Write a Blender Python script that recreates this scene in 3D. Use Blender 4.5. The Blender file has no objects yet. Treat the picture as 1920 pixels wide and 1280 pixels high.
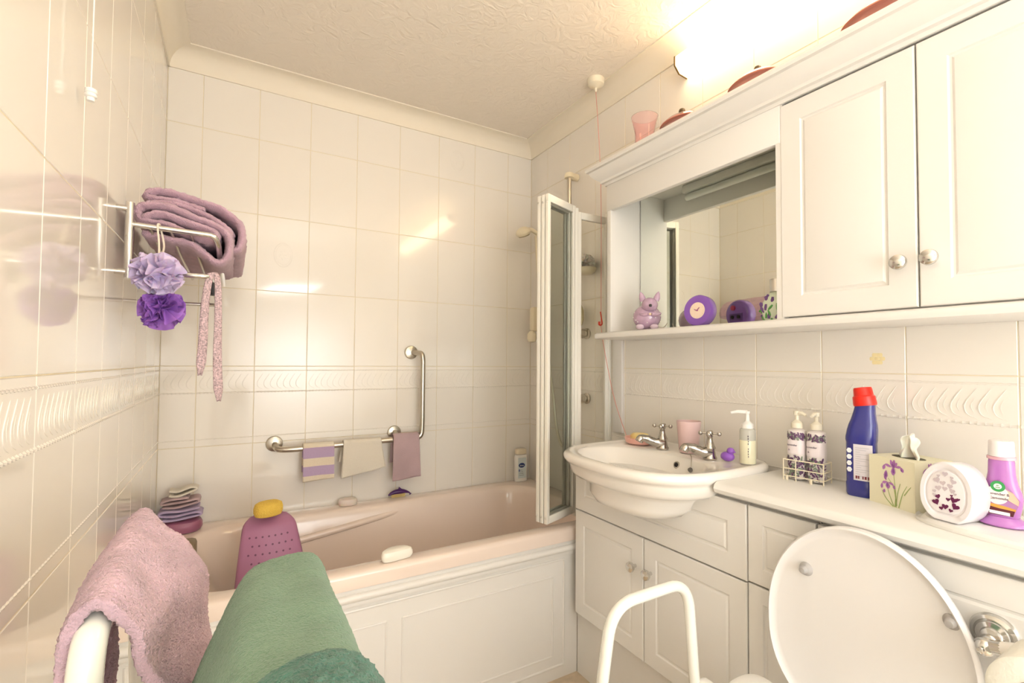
import bpy, bmesh, math, random
import numpy as np
from mathutils import Vector, Matrix, noise
PI = math.pi
random.seed(4)
SC = bpy.context.scene
COL = SC.collection

# ------------------------------------------------------------------ camera, light, exposure
W = 1.6675            # right wall plane; the left wall is x = 0, the back wall y = 0
CEIL = 2.425
YF = -3.3             # wall behind the camera
cam_d = bpy.data.cameras.new('camera')
cam = bpy.data.objects.new('camera', cam_d); COL.objects.link(cam); SC.camera = cam
F, YAW, PIT, ROL = 907.07, .53926, .029389, .0062419
cam_d.sensor_width = 36; cam_d.lens = 36 * F / 1920
cam_d.shift_x = -22.0 / 1920; cam_d.shift_y = 12.3 / 1920
cam_d.clip_start = .02
fw = Vector((math.sin(YAW) * math.cos(PIT), math.cos(YAW) * math.cos(PIT), math.sin(PIT)))
rt = Vector((math.cos(YAW), -math.sin(YAW), 0)); up = rt.cross(fw)
r2 = rt * math.cos(ROL) + up * math.sin(ROL); u2 = up * math.cos(ROL) - rt * math.sin(ROL)
M = Matrix((r2, u2, -fw)).transposed().to_4x4(); M.translation = Vector((.24372, -2.3065, 1.20316))
cam.matrix_world = M

wd = bpy.data.worlds.new('world'); SC.world = wd; wd.use_nodes = True
wd.node_tree.nodes['Background'].inputs[0].default_value = (1, .95, .88, 1)
wd.node_tree.nodes['Background'].inputs[1].default_value = .25

def area(name, loc, tgt, sx, sy, power, col):
    l = bpy.data.lights.new(name, 'AREA'); l.shape = 'RECTANGLE'; l.size = sx; l.size_y = sy
    l.energy = power; l.color = col
    o = bpy.data.objects.new(name, l); COL.objects.link(o); o.location = loc
    o.rotation_euler = (Vector(tgt) - Vector(loc)).to_track_quat('-Z', 'Y').to_euler()
    return o
area('ceiling_bounce_fill', (.7, -2.85, 1.9), (.6, -2.7, 2.425), .5, .4, 10, (.95, .97, 1))  # added fill lamp, out of view, brightens the room off the ceiling
area('wall_bounce_fill', (.8, -2.75, 1.2), (.85, -3.3, .95), .6, .6, 33, (.90, .95, 1))  # second added fill, unseen, bounced off the front wall to even the lower room
STRIP = 9.5
SC.view_settings.view_transform = 'Standard'; SC.view_settings.look = 'None'
SC.view_settings.gamma = 1; SC.view_settings.exposure = .32
SC.view_settings.use_curve_mapping = False
SC.cycles.max_bounces = 10; SC.cycles.diffuse_bounces = 5; SC.cycles.glossy_bounces = 5
SC.cycles.transmission_bounces = 8; SC.cycles.transparent_max_bounces = 10
SC.cycles.sample_clamp_indirect = 6

# ------------------------------------------------------------------ materials
MATS = {}
def mat(name, col, rough=.5, metal=0, bump=0, bscale=200, coat=0, trans=0, sheen=0, emis=0, var=0, vscale=8, ior=1.5, tex='noise', alpha=1, sss=0, bdist=.004):
    if name in MATS: return MATS[name]
    m = bpy.data.materials.new(name); m.use_nodes = True; MATS[name] = m
    nt = m.node_tree; b = nt.nodes['Principled BSDF']; N = nt.nodes.new; K = nt.links.new
    b.inputs['Base Color'].default_value = (*col, 1); b.inputs['Roughness'].default_value = rough
    b.inputs['Metallic'].default_value = metal; b.inputs['IOR'].default_value = ior
    b.inputs['Coat Weight'].default_value = coat; b.inputs['Coat Roughness'].default_value = .05
    b.inputs['Transmission Weight'].default_value = trans; b.inputs['Alpha'].default_value = alpha
    b.inputs['Sheen Weight'].default_value = sheen; b.inputs['Sheen Roughness'].default_value = .6
    if sss:
        b.inputs['Subsurface Weight'].default_value = sss; b.inputs['Subsurface Scale'].default_value = .01
    if emis:
        b.inputs['Emission Color'].default_value = (*col, 1); b.inputs['Emission Strength'].default_value = emis
    tc = N('ShaderNodeTexCoord')
    if var:
        n = N('ShaderNodeTexNoise'); n.inputs['Scale'].default_value = vscale; n.inputs['Detail'].default_value = 3
        K(tc.outputs['Object'], n.inputs['Vector'])
        r = N('ShaderNodeMapRange'); r.inputs[1].default_value = .3; r.inputs[2].default_value = .7
        r.inputs[3].default_value = 1 - var; r.inputs[4].default_value = 1 + var
        K(n.outputs[0], r.inputs[0])
        mx = N('ShaderNodeVectorMath'); mx.operation = 'SCALE'; mx.inputs[0].default_value = col
        K(r.outputs[0], mx.inputs['Scale']); K(mx.outputs[0], b.inputs['Base Color'])
    if bump:
        if tex == 'voronoi':
            n = N('ShaderNodeTexVoronoi'); n.inputs['Scale'].default_value = bscale
        else:
            n = N('ShaderNodeTexNoise'); n.inputs['Scale'].default_value = bscale; n.inputs['Detail'].default_value = 4
            if tex == 'artex': n.inputs['Distortion'].default_value = 2.2; n.inputs['Detail'].default_value = 5
        K(tc.outputs['Object'], n.inputs['Vector'])
        bp = N('ShaderNodeBump'); bp.inputs['Strength'].default_value = bump; bp.inputs['Distance'].default_value = bdist
        K(n.outputs[0], bp.inputs['Height']); K(bp.outputs[0], b.inputs['Normal'])
    return m
TILE = mat('tile_glaze', (.86, .815, .745), .09, coat=.25, var=.012, vscale=3)
GROUT = mat('grout', (.78, .69, .50), .8, bump=.2, bscale=300)
LAM = mat('white_laminate', (.80, .775, .735), .38, coat=.05)
LAMW = mat('worktop_laminate', (.82, .80, .76), .3)
PLAS = mat('ceiling_plaster', (.87, .80, .70), .85, bump=.7, bscale=19, tex='artex', bdist=.007)
COV = mat('coving_paint', (.86, .79, .66), .6)
PAINT = mat('white_wall_paint', (.86, .85, .83), .7, bump=.05)
BATHM = mat('bath_acrylic', (.84, .71, .62), .16, coat=.5)
CER = mat('white_ceramic', (.88, .84, .78), .1, coat=.6)
CHR = mat('chrome', (.72, .71, .69), .12, 1)
CHRD = mat('dull_chrome', (.55, .51, .44), .28, 1)
MIR = mat('mirror_silver', (.86, .88, .82), .01, 1)
GLASS = mat('clear_glass', (.965, .975, .935), .02, trans=1, ior=1.15)
PINKG = mat('pink_glass', (1, .78, .80), .04, trans=.95, ior=1.3)
WPL = mat('white_plastic', (.88, .86, .82), .3)
CRP = mat('cream_plastic', (.85, .76, .56), .35)
FRM = mat('screen_frame_enamel', (.87, .84, .76), .3)
GAP = mat('gap_shade_brown', (.42, .31, .16), .8)  # brown stands in for the shade between doors
BLK = mat('black_plastic', (.02, .018, .02), .4)
BRN = mat('brown_rubber', (.13, .09, .05), .6)
VIN = mat('floor_vinyl', (.62, .50, .36), .45, var=.12, vscale=25)
MAUVE = mat('mauve_terry', (.56, .35, .44), .95, bump=.9, bscale=420, sheen=.4, var=.1, vscale=30)
PINKT = mat('pink_terry', (.70, .47, .56), .95, bump=1, bscale=420, sheen=.35, var=.2, vscale=18)
GREENT = mat('green_terry', (.15, .265, .17), .95, bump=.8, bscale=520, sheen=.25, var=.12, vscale=22)
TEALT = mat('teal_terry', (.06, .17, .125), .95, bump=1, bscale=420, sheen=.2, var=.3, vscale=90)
LILT = mat('lilac_terry', (.52, .40, .62), .95, bump=.8, bscale=500, sheen=.3, var=.08)
CREAMT = mat('cream_terry', (.85, .78, .66), .95, bump=.8, bscale=500, sheen=.2)
DUSTT = mat('dusty_pink_terry', (.56, .40, .42), .95, bump=.9, bscale=500, sheen=.2, var=.1)
BELT = mat('speckled_belt_terry', (.60, .45, .48), .95, bump=.8, bscale=500, var=.45, vscale=260)
NETL = mat('lilac_net', (.70, .58, .80), .6, sss=.15)
NETP = mat('purple_net', (.36, .15, .58), .55, sss=.1)
PADM = mat('purple_rubber', (.40, .17, .29), .5)
SPON = mat('yellow_sponge', (.86, .58, .10), .9, bump=.8, bscale=250, tex='voronoi')
PURP = mat('purple_plastic', (.24, .10, .46), .25, coat=.4)
DPUR = mat('dark_purple_plastic', (.07, .012, .12), .35)
LETTER = mat('dark_print', (.12, .09, .14), .6)

# ------------------------------------------------------------------ mesh helpers
def frames(path):
    P = [Vector(p) for p in path]; n = len(P); T = []
    for i in range(n):
        a = P[max(i - 1, 0)]; b = P[min(i + 1, n - 1)]; T.append((b - a).normalized())
    u = T[0].orthogonal().normalized(); out = []
    for i in range(n):
        u = (u - T[i] * u.dot(T[i])).normalized(); out.append((P[i], u, T[i].cross(u)))
    return out
def crom(pts, per=8):
    P = [Vector(p) for p in pts]; out = []
    for i in range(len(P) - 1):
        p0 = P[max(i - 1, 0)]; p1 = P[i]; p2 = P[i + 1]; p3 = P[min(i + 2, len(P) - 1)]
        for k in range(per):
            t = k / per
            out.append(.5 * ((2 * p1) + (p2 - p0) * t + (2 * p0 - 5 * p1 + 4 * p2 - p3) * t * t + (3 * p1 - p0 - 3 * p2 + p3) * t ** 3))
    out.append(P[-1]); return out
def fillet(pts, r, n=7):
    P = [Vector(p) for p in pts]; out = [P[0]]
    for i in range(1, len(P) - 1):
        a = (P[i - 1] - P[i]); b = (P[i + 1] - P[i]); d = min(r, a.length * .49, b.length * .49)
        s = P[i] + a.normalized() * d; e = P[i] + b.normalized() * d
        for k in range(n + 1):
            t = k / n; out.append(s * (1 - t) ** 2 + P[i] * 2 * t * (1 - t) + e * t * t)
    out.append(P[-1]); return out

class MB:
    def __init__(s): s.bm = bmesh.new()
    def box(s, x0, x1, y0, y1, z0, z1, bev=0, seg=2, rot=None):
        ret = bmesh.ops.create_cube(s.bm, size=1)['verts']
        bmesh.ops.scale(s.bm, vec=(abs(x1 - x0), abs(y1 - y0), abs(z1 - z0)), verts=ret)
        if bev:
            es = {e for v in ret for e in v.link_edges}
            r = bmesh.ops.bevel(s.bm, geom=list(es), offset=bev, segments=seg, affect='EDGES', profile=.5)
            ret = list({v for f in r['faces'] for v in f.verts} | {v for v in ret if v.is_valid})
        if rot: bmesh.ops.transform(s.bm, matrix=rot, verts=ret)
        bmesh.ops.translate(s.bm, vec=((x0 + x1) / 2, (y0 + y1) / 2, (z0 + z1) / 2), verts=ret)
        return s
    def tube(s, path, r, seg=10, sq=1):
        fr = frames(path); n = len(fr); rings = []
        for i, (p, u, v) in enumerate(fr):
            rr = r[i] if isinstance(r, (list, tuple)) else r
            rings.append([s.bm.verts.new(p + u * rr * math.cos(2 * PI * k / seg) + v * rr * sq * math.sin(2 * PI * k / seg)) for k in range(seg)])
        for a, b in zip(rings, rings[1:]):
            for k in range(seg): s.bm.faces.new((a[k], a[(k + 1) % seg], b[(k + 1) % seg], b[k]))
        s.bm.faces.new(rings[0][::-1]); s.bm.faces.new(rings[-1]); return s
    def rings(s, R, close=True, cap0=True, cap1=True):
        V = [[s.bm.verts.new(p) for p in r] for r in R]; n = len(V[0])
        for a, b in zip(V, V[1:]):
            for k in range(n if close else n - 1): s.bm.faces.new((a[k], a[(k + 1) % n], b[(k + 1) % n], b[k]))
        if cap0: s.bm.faces.new(V[0][::-1])
        if cap1: s.bm.faces.new(V[-1])
        return s
    def lathe(s, prof, c=(0, 0, 0), seg=28, mtx=None, sx=1, sy=1):
        m = mtx or Matrix.Identity(3); c = Vector(c)
        return s.rings([[c + m @ Vector((max(r, 1e-4) * sx * math.cos(2 * PI * k / seg), max(r, 1e-4) * sy * math.sin(2 * PI * k / seg), z)) for k in range(seg)] for r, z in prof])
    def ball(s, c, r, sc=(1, 1, 1), seg=20, mtx=None):
        m = mtx or Matrix.Identity(3); c = Vector(c); R = []
        for i in range(1, seg // 2):
            a = PI * i / (seg // 2)
            R.append([c + m @ Vector((sc[0] * r * math.sin(a) * math.cos(2 * PI * k / seg), sc[1] * r * math.sin(a) * math.sin(2 * PI * k / seg), -sc[2] * r * math.cos(a))) for k in range(seg)])
        return s.rings(R)
    def prism(s, poly, d):
        d = Vector(d); return s.rings([[Vector(p) for p in poly], [Vector(p) + d for p in poly]])
    def mesh(s, name, m, smooth=True):
        bmesh.ops.recalc_face_normals(s.bm, faces=s.bm.faces)
        me = bpy.data.meshes.new(name); s.bm.to_mesh(me); s.bm.free()
        if smooth is not False:
            for p in me.polygons: p.use_smooth = True
            me.set_sharp_from_angle(angle=math.radians(38 if smooth is True else smooth))
        me.materials.append(m); return me
    def done(s, name, m, parent=None, smooth=True):
        return link(name, s.mesh(name, m, smooth), parent)
def link(name, me, parent=None):
    o = bpy.data.objects.new(name, me); COL.objects.link(o)
    if parent:
        o.parent = parent
        if parent.name in WL: o.matrix_parent_inverse = Matrix.Translation(-Vector(WL[parent.name]))
    return o
WL = {}
def thing(name, label, cat, loc=(0, 0, 0), group=None):
    o = bpy.data.objects.new(name, None); COL.objects.link(o); o.location = loc; o.empty_display_size = .05
    WL[o.name] = loc; return tag(o, label, cat, group)
def tag(o, label, cat, group=None):
    o['label'] = label; o['category'] = cat
    if group: o['group'] = group
    return o
def struct(o): o['kind'] = 'structure'; return o
def lab(o, t): o['label'] = t; return o
def cloth(name, f, nu, nv, th, m, parent=None, amp=0, fs=90):
    P = np.array([[tuple(f(i / (nu - 1), j / (nv - 1))) for j in range(nv)] for i in range(nu)])
    du = np.gradient(P, axis=0); dv = np.gradient(P, axis=1); n = np.cross(du, dv)
    n /= np.maximum(np.linalg.norm(n, axis=2, keepdims=True), 1e-9)
    ed = np.ones((nu, nv, 1))
    ed[0] = ed[-1] = .35; ed[:, 0] = ed[:, -1] = .35
    A = P + n * th / 2 * ed; Bm = P - n * th / 2 * ed
    if amp:
        for G in (A, Bm):
            sg = 1 if G is A else -1
            for i in range(nu):
                for j in range(nv):
                    q = Vector(G[i, j]); G[i, j] += n[i, j] * sg * amp * (noise.noise(q * fs) + .6 * noise.noise(q * fs * 3.1) + .25)
    V = np.concatenate([A.reshape(-1, 3), Bm.reshape(-1, 3)]).tolist(); o = nu * nv; Fc = []
    I = lambda i, j: i * nv + j
    for i in range(nu - 1):
        for j in range(nv - 1):
            Fc.append((I(i, j), I(i + 1, j), I(i + 1, j + 1), I(i, j + 1)))
            Fc.append((o + I(i, j), o + I(i, j + 1), o + I(i + 1, j + 1), o + I(i + 1, j)))
    for i in range(nu - 1):
        Fc.append((I(i, 0), o + I(i, 0), o + I(i + 1, 0), I(i + 1, 0)))
        Fc.append((I(i, nv - 1), I(i + 1, nv - 1), o + I(i + 1, nv - 1), o + I(i, nv - 1)))
    for j in range(nv - 1):
        Fc.append((I(0, j), I(0, j + 1), o + I(0, j + 1), o + I(0, j)))
        Fc.append((I(nu - 1, j), o + I(nu - 1, j), o + I(nu - 1, j + 1), I(nu - 1, j + 1)))
    me = bpy.data.meshes.new(name); me.from_pydata(V, [], Fc); me.update()
    for p in me.polygons: p.use_smooth = True
    me.materials.append(m); return link(name, me, parent)
def text(s, size, m, parent, origin, xdir, zdir, name='printed_text', align='CENTER', depth=.0003):
    c = bpy.data.curves.new('t', 'FONT'); c.body = s; c.size = size; c.extrude = depth; c.align_x = align; c.resolution_u = 2
    o = bpy.data.objects.new('t', c); COL.objects.link(o)
    me = bpy.data.meshes.new_from_object(o.evaluated_get(bpy.context.evaluated_depsgraph_get()))
    bpy.data.objects.remove(o); bpy.data.curves.remove(c)
    x = Vector(xdir).normalized(); y = Vector(zdir).normalized(); z = x.cross(y)
    Mx = Matrix((x, y, z)).transposed().to_4x4(); Mx.translation = Vector(origin); me.transform(Mx)
    me.materials.clear(); me.materials.append(m); return link(name, me, parent)
def rrect(cx, cy, hx, hy, r, z, n=8):
    out = []
    for qx, qy, a0 in ((1, 1, 0), (-1, 1, PI / 2), (-1, -1, PI), (1, -1, 3 * PI / 2)):
        for k in range(n + 1):
            a = a0 + PI / 2 * k / n
            out.append(Vector((cx + qx * (hx - r) + r * math.cos(a), cy + qy * (hy - r) + r * math.sin(a), z)))
    return out
def pathfn(pts, per=10):
    Q = crom(pts, per); L = [0]
    for a, b in zip(Q, Q[1:]): L.append(L[-1] + (b - a).length)
    def f(t):
        d = t * L[-1]; i = max(0, min(len(Q) - 2, int(np.searchsorted(L, d, 'right')) - 1))
        k = (d - L[i]) / max(L[i + 1] - L[i], 1e-9); return Q[i].lerp(Q[i + 1], k)
    return f

# ------------------------------------------------------------------ the room
struct(MB().box(-.05, W + .05, YF, .05, -.05, 0).done('floor', VIN))
struct(MB().box(-.05, W + .05, YF, .05, CEIL, CEIL + .05).done('ceiling', PLAS))
G = .0011
wall_back = struct(MB().box(-.1, W + .1, G, .08, 0, CEIL).done('wall_back', GROUT))
wall_left = struct(MB().box(-.08, -G, YF, .1, 0, CEIL).done('wall_left', GROUT))
wall_right = struct(MB().box(W + G, W + .08, YF, .1, 0, CEIL).done('wall_right', GROUT))
wall_front = struct(MB().box(-.1, W + .1, YF - .08, YF, 0, CEIL).done('wall_front', PAINT))

H = .31863; ROWS = [0] + [1.18 + H * k for k in range(-3, 4)] + [2.352]
TM = {}
def tile_mesh(w, h, kind):
    key = (round(w, 4), round(h, 4), kind)
    if key in TM: return TM[key]
    g = .0010; c = .0012; b = MB()
    def ring(i, y): return [(g + i, y, g + i), (w - g - i, y, g + i), (w - g - i, y, h - g - i), (g + i, y, h - g - i)]
    b.rings([ring(0, .006), ring(0, .0010), ring(c, 0)])
    if kind == 'dado':
        def rope(z, r, tw):
            n = int(46 * w / .2); pts = [Vector((g + c + (w - 2 * g - 2 * c) * i / n, .0008, z)) for i in range(n + 1)]
            rr = [r * (1 + tw * (1 if i % 3 == 0 else -.4)) for i in range(n + 1)]
            b.tube(pts, rr, 6)
        rope(.301, .0026, .25); rope(.212, .0034, .3); rope(.028, .0026, .25)
        step = .0245; k = 0; x = .012
        while x < w - .026:
            P = crom([(x + .022, 0, .222), (x + .004, 0, .232), (x, 0, .252), (x + .012, 0, .275), (x + .021, 0, .289)], 3)
            b.tube(P, [.0004, .0008, .001, .0012, .0013, .0014, .0015, .0015, .0014, .0013, .0012, .0009, .0004], 5)
            P = crom([(x + .016, 0, .236), (x + .011, 0, .25), (x + .018, 0, .268)], 3)
            b.tube(P, [.0003, .0006, .0008, .0009, .0008, .0006, .0003], 4)
            x += step
    if kind == 'oval':
        for a, bb, r in ((.036, .052, .0016), (.029, .044, .0011)):
            P = [Vector((w / 2 + a * math.cos(t * PI / 14), .0002, h / 2 + bb * math.sin(t * PI / 14))) for t in range(29)]
            b.tube(P, r, 4)
        for k in range(6):
            t = k * PI / 3; P = [Vector((w / 2, .0003, h / 2)), Vector((w / 2 + .012 * math.cos(t), .0003, h / 2 + .016 * math.sin(t))), Vector((w / 2 + .02 * math.cos(t + .5), .0003, h / 2 + .026 * math.sin(t + .5)))]
            b.tube(P, [.001, .002, .0006], 4)
    TM[key] = b.mesh('tile', TILE, 30); return TM[key]
def tile_wall(wall, cuts, place, rot, skip, special={}):
    for i in range(len(cuts) - 1):
        for j in range(len(ROWS) - 1):
            u0, u1 = cuts[i], cuts[i + 1]; z0, z1 = ROWS[j], ROWS[j + 1]
            if u1 - u0 < .012 or skip(u0, u1, z0, z1): continue
            kd = special.get((i, j), 'dado' if abs(z1 - 1.18) < .01 else 'plain')
            o = link('tile', tile_mesh(u1 - u0, z1 - z0, kd), wall)
            o.location = place(u0, z0); o.rotation_euler = (0, 0, rot)
cb = [0] + [.1167 + .2 * c for c in range(8)] + [W]
tile_wall(wall_back, cb, lambda u, z: (u, 0, z), 0, lambda a, b, c, d: d < .6, {(2, 5): 'oval', (6, 7): 'oval'})
cl = [0] + [.146 + .2 * c for c in range(16)]; YL = cl[-1]      # distance from the back wall
cl = [YL - c for c in cl[::-1]]
tile_wall(wall_left, cl, lambda u, z: (0, -YL + u, z), PI / 2, lambda a, b, c, d: d < .6 and (YL - b) < .6)
cr = [0] + [.1656 + .2 * c for c in range(15)]
tile_wall(wall_right, cr, lambda u, z: (W, -u, z), -PI / 2, lambda a, b, c, d: d < .9 and a > .78 or d < .6)
# yellow flower transfer on one tile
fl = MB()
for k in range(6):
    a = k * PI / 3; fl.ball((W - .0004, -1.704 + .011 * math.cos(a), 1.218 + .011 * math.sin(a)), .007, (.06, 1, 1), 8)
fl.ball((W - .0006, -1.704, 1.218), .006, (.1, 1, 1), 8)
lab(fl.done('flower_motif', mat('pale_yellow_print', (.86, .74, .42), .3), wall_right), 'faded pale yellow flower motif')

def coving(name, p0, p1, nrm):
    b = MB(); P = []; n = 9; zb = 2.3477; h = CEIL - zb; c = .075
    pf = [(0, zb), (.006, zb), (.006, zb + .006)] + [(.006 + (c - .014) * (1 - math.cos(a * PI / 2 / n)), zb + .006 + (h - .012) * math.sin(a * PI / 2 / n)) for a in range(n + 1)] + [(c - .003, CEIL - .005), (c, CEIL - .005), (c, CEIL), (0, CEIL)]
    p0 = Vector(p0); p1 = Vector(p1); nv = Vector(nrm)
    b.rings([[p + nv * a + Vector((0, 0, z)) for a, z in pf] for p in (p0, p1)])
    return struct(b.done(name, COV, None, 30))
coving('trim_1', (0, 0, 0), (W, 0, 0), (0, -1, 0)); coving('trim_2', (0, YF, 0), (0, 0, 0), (1, 0, 0)); coving('trim_3', (W, YF, 0), (W, 0, 0), (-1, 0, 0))
struct(MB().box(W - .012, W, -.757, -.70, .905, 1.905, .002).done('trim_4', LAM))

# ------------------------------------------------------------------ bath
bath = thing('bath', 'long pale pink acrylic bath along the tiled back wall', 'bath', (.85, -.4, 0))
cx, cy = W / 2, -.39
R = [rrect(cx, cy, W / 2 - .002, .388, .012, z) for z in (.515, .55)]
R += [rrect(cx, cy, W / 2 - .004, .386, .014, .558), rrect(cx, cy, W / 2 - .01, .380, .018, .564), rrect(cx, cy, W / 2 - .018, .372, .022, .566)]
ix, iy = cx + .01, -.40
R += [rrect(ix, iy, .735, .318, .15, .565), rrect(ix, iy, .727, .311, .15, .562), rrect(ix + .003, iy, .718, .303, .15, .552), rrect(ix + .008, iy, .708, .296, .15, .53)]
R += [rrect(ix + .03, iy, .68, .28, .14, .42), rrect(ix + .06, iy, .64, .26, .13, .28), rrect(ix + .08, iy, .61, .24, .12, .22), rrect(ix + .09, iy, .57, .20, .10, .185)]
MB().rings(R, cap0=False).done('bath_shell', BATHM, bath, 50)
def arm(u, v):
    x = .40 + .55 * u; s = max(0, math.sin(PI * min(1, u))) ** .5
    a = PI * v; return Vector((x, -.113 + .022 * u - .020 * s * math.sin(a), .455 + .07 * u + .014 * math.cos(a)))
cloth('armrest', arm, 24, 9, .004, BATHM, bath)

bp_ = lab(MB().box(.002, 1.417, -.765, -.747, .03, .462).done('front_panel', LAM, bath, 30), 'white panel with routed beading')
b = MB(); b.tube([(.002, -.772, .488), (1.416, -.772, .488)], .0135, 12); b.box(.002, 1.416, -.776, -.75, .462, .478, .003)
b.box(.002, 1.416, -.774, -.75, .497, .516, .003)
b.done('top_moulding', LAM, bp_)
MB().box(.002, 1.417, -.764, -.75, 0, .03).done('kick_strip', LAM, bp_)
def bead(x0, x1, z0, z1, y=-.765, r=.0035):
    P = [(x0, y, z0), (x1, y, z0), (x1, y, z1), (x0, y, z1), (x0, y, z0)]
    q = MB()
    for a, c in zip(P, P[1:]): q.tube([a, c], r, 8)
    return q.done('panel_bead', LAM, bp_)
bead(.03, 1.352, .049, .446, r=.0045); bead(.722, 1.301, .092, .388); bead(.09, .670, .092, .388)

# ------------------------------------------------------------------ folding bath screen
scr = thing('bath_screen', 'white framed glass bath screen folded back at the end of the bath', 'shower screen', (1.471, -.667, .566))
def panel(p0, p1, z0, z1, st=.017, th=.016, rail=.03):
    p0 = Vector((*p0, 0)); p1 = Vector((*p1, 0)); d = (p1 - p0); L = d.length; d.normalize(); n = Vector((-d.y, d.x, 0))
    rot = Matrix((d, n, Vector((0, 0, 1)))).transposed().to_4x4()
    def bx(a, c, z_0, z_1, t, m, nm, parent, bev=.002):
        mid = p0 + d * ((a + c) / 2); q = MB(); q.box(-(c - a) / 2, (c - a) / 2, -t / 2, t / 2, z_0, z_1, bev)
        me = q.mesh(nm, m); me.transform(Matrix.Translation(mid) @ rot @ Matrix.Translation((0, 0, 0)))
        return link(nm, me, parent)
    q = MB(); 
    fr = []
    for a, c, z_0, z_1 in ((0, st, z0, z1), (L - st, L, z0, z1), (st, L - st, z0, z0 + rail), (st, L - st, z1 - rail, z1)):
        mid = p0 + d * ((a + c) / 2)
        k = MB().box(-(c - a) / 2, (c - a) / 2, -th / 2, th / 2, z_0, z_1, .002); me = k.mesh('x', FRM)
        me.transform(Matrix.Translation(mid) @ rot); q.bm.from_mesh(me)
    lf = q.done('screen_leaf', FRM, scr)
    bx(st - .003, L - st + .003, z0 + rail - .003, z1 - rail + .003, .004, GLASS, 'glass_pane', lf, 0)
    return lf
ZB, ZT = .585, 1.865
panel((W - .014, -.667), (1.487, -.667), ZB, ZT - .02)
MB().box(W - .016, W, -.68, -.654, ZB, ZT, .002).done('wall_channel', FRM, scr)
b = MB().box(1.470, 1.487, -.678, -.656, .566, ZT - .005, .004); b.done('hinge_post', FRM, scr)
dv = Vector((1.287 - 1.471, -.737 + .667)).normalized(); nv = Vector((-dv.y, dv.x)) * -1
for k, (off, sh) in enumerate(((0, 0), (.021, .002), (.042, .004))):
    o = Vector((nv.x, nv.y)) * off
    if o.y < 0: o = -o
    a = Vector((1.468, -.670)) + o; c = a + dv * (.198 - sh)
    panel(a, c, ZB - .004, ZT)
for k in range(3):
    o = nv * .021 * k
    if o.y < 0: o = -o
    c = Vector((1.468, -.670)) + o + dv * .198
    for z in (ZB + .02, ZT - .03): MB().ball((c.x - .001, c.y - .001, z), .0035, seg=8).done('hinge_pin', CHRD, scr)

# ------------------------------------------------------------------ shower
sh = thing('shower', 'chrome shower riser rail and round cream shower head on the right tiled wall', 'shower', (W - .05, -.43, 1.3))
MB().tube([(W - .05, -.43, 1.0), (W - .05, -.43, 2.10)], .011, 14).done('rail', CHRD, sh)
for z in (2.105, .995):
    b = MB(); b.lathe([(0, 0), (.022, .002), (.024, .012), (.02, .024), (0, .026)], (W - .05, -.43, z - .012)); b.tube([(W - .05, -.43, z), (W - .002, -.43, z)], .018, 14)
    b.done('rail_bracket', CRP, sh)
hand = sh
mt = Matrix.Rotation(math.radians(-28), 3, 'Y') @ Matrix.Rotation(math.radians(12), 3, 'X')
MB().lathe([(0, -.016), (.028, -.016), (.036, -.012), (.041, 0), (.036, .014), (.02, .026), (0, .03)], (1.535, -.137, 1.885), mtx=mt).done('head', CRP, hand)
MB().lathe([(0, -.019), (.030, -.019), (.031, -.016), (0, -.015)], (1.535, -.137, 1.885), mtx=mt).done('spray_plate', mat('grey_spray_plate', (.45, .38, .24), .4), hand)
MB().tube(crom([(1.545, -.137, 1.900), (1.58, -.137, 1.906), (1.615, -.135, 1.895), (W - .002, -.135, 1.87)], 5), .012, 12).done('arm', CRP, hand)
for i, z in enumerate((1.339, 1.036)):
    v = thing('shower_valve', ('upper', 'lower')[i] + ' round chrome valve knob seen through the bath screen glass', 'valve', (W - .03, -.511, z), 'valves behind the screen')
    mx = Matrix.Rotation(-PI / 2, 3, 'Y')
    MB().lathe([(0, 0), (.024, 0), (.026, .006), (.012, .012), (.012, .02)], (W - .001, -.511, z), mtx=mx).done('wall_plate', CHRD, v)
    b = MB(); b.lathe([(0, .018), (.018, .018), (.022, .026), (.02, .04), (.012, .046), (0, .047)], (W - .001, -.511, z), 6, mtx=mx); b.done('knob', CHRD, v, 20)
c = thing('soap_basket', 'pale net sponge in a wall soap basket behind the screen glass', 'soap basket', (W - .05, -.56, 1.62))
MB().lathe([(0, 0), (.03, .002), (.045, .014), (.05, .03), (.046, .03), (.04, .016), (0, .008)], (W - .052, -.56, 1.605)).done('tray', CRP, c)
def puff(name, cx, R, m, parent=None, n=13, ns=44, seed=1, frill=.22, waves=6):
    random.seed(seed); V = []; Fc = []
    for k in range(n):
        ax = Vector((random.gauss(0, 1), random.gauss(0, 1), random.gauss(0, 1))).normalized()
        u = ax.orthogonal().normalized(); v = ax.cross(u); ph = random.random() * 6; w = waves + random.randint(-1, 2); off = random.uniform(-.3, .3) * R
        base = len(V); nr = 12
        for i in range(nr):
            r = R * (.12 + .88 * i / (nr - 1)) * math.sqrt(max(.1, 1 - (off / R) ** 2))
            for j in range(ns):
                a = 2 * PI * j / ns; rr = r * (1 + .07 * math.sin(3 * a + ph))
                V.append(Vector(cx) + u * rr * math.cos(a) + v * rr * math.sin(a) + ax * (off + frill * r * (math.sin(w * a + ph + i * .12) + .35 * math.sin((2 * w + 1) * a + 2 * ph))))
        for i in range(nr - 1):
            for j in range(ns):
                Fc.append((base + i * ns + j, base + i * ns + (j + 1) % ns, base + (i + 1) * ns + (j + 1) % ns, base + (i + 1) * ns + j))
    me = bpy.data.meshes.new(name); me.from_pydata([tuple(p) for p in V], [], Fc); me.update()
    for p in me.polygons: p.use_smooth = True
    me.materials.append(m); return link(name, me, parent)
puff('net_sponge', (W - .052, -.56, 1.655), .042, mat('pale_net', (.86, .78, .70), .7, sss=.2), c, seed=9)
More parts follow.
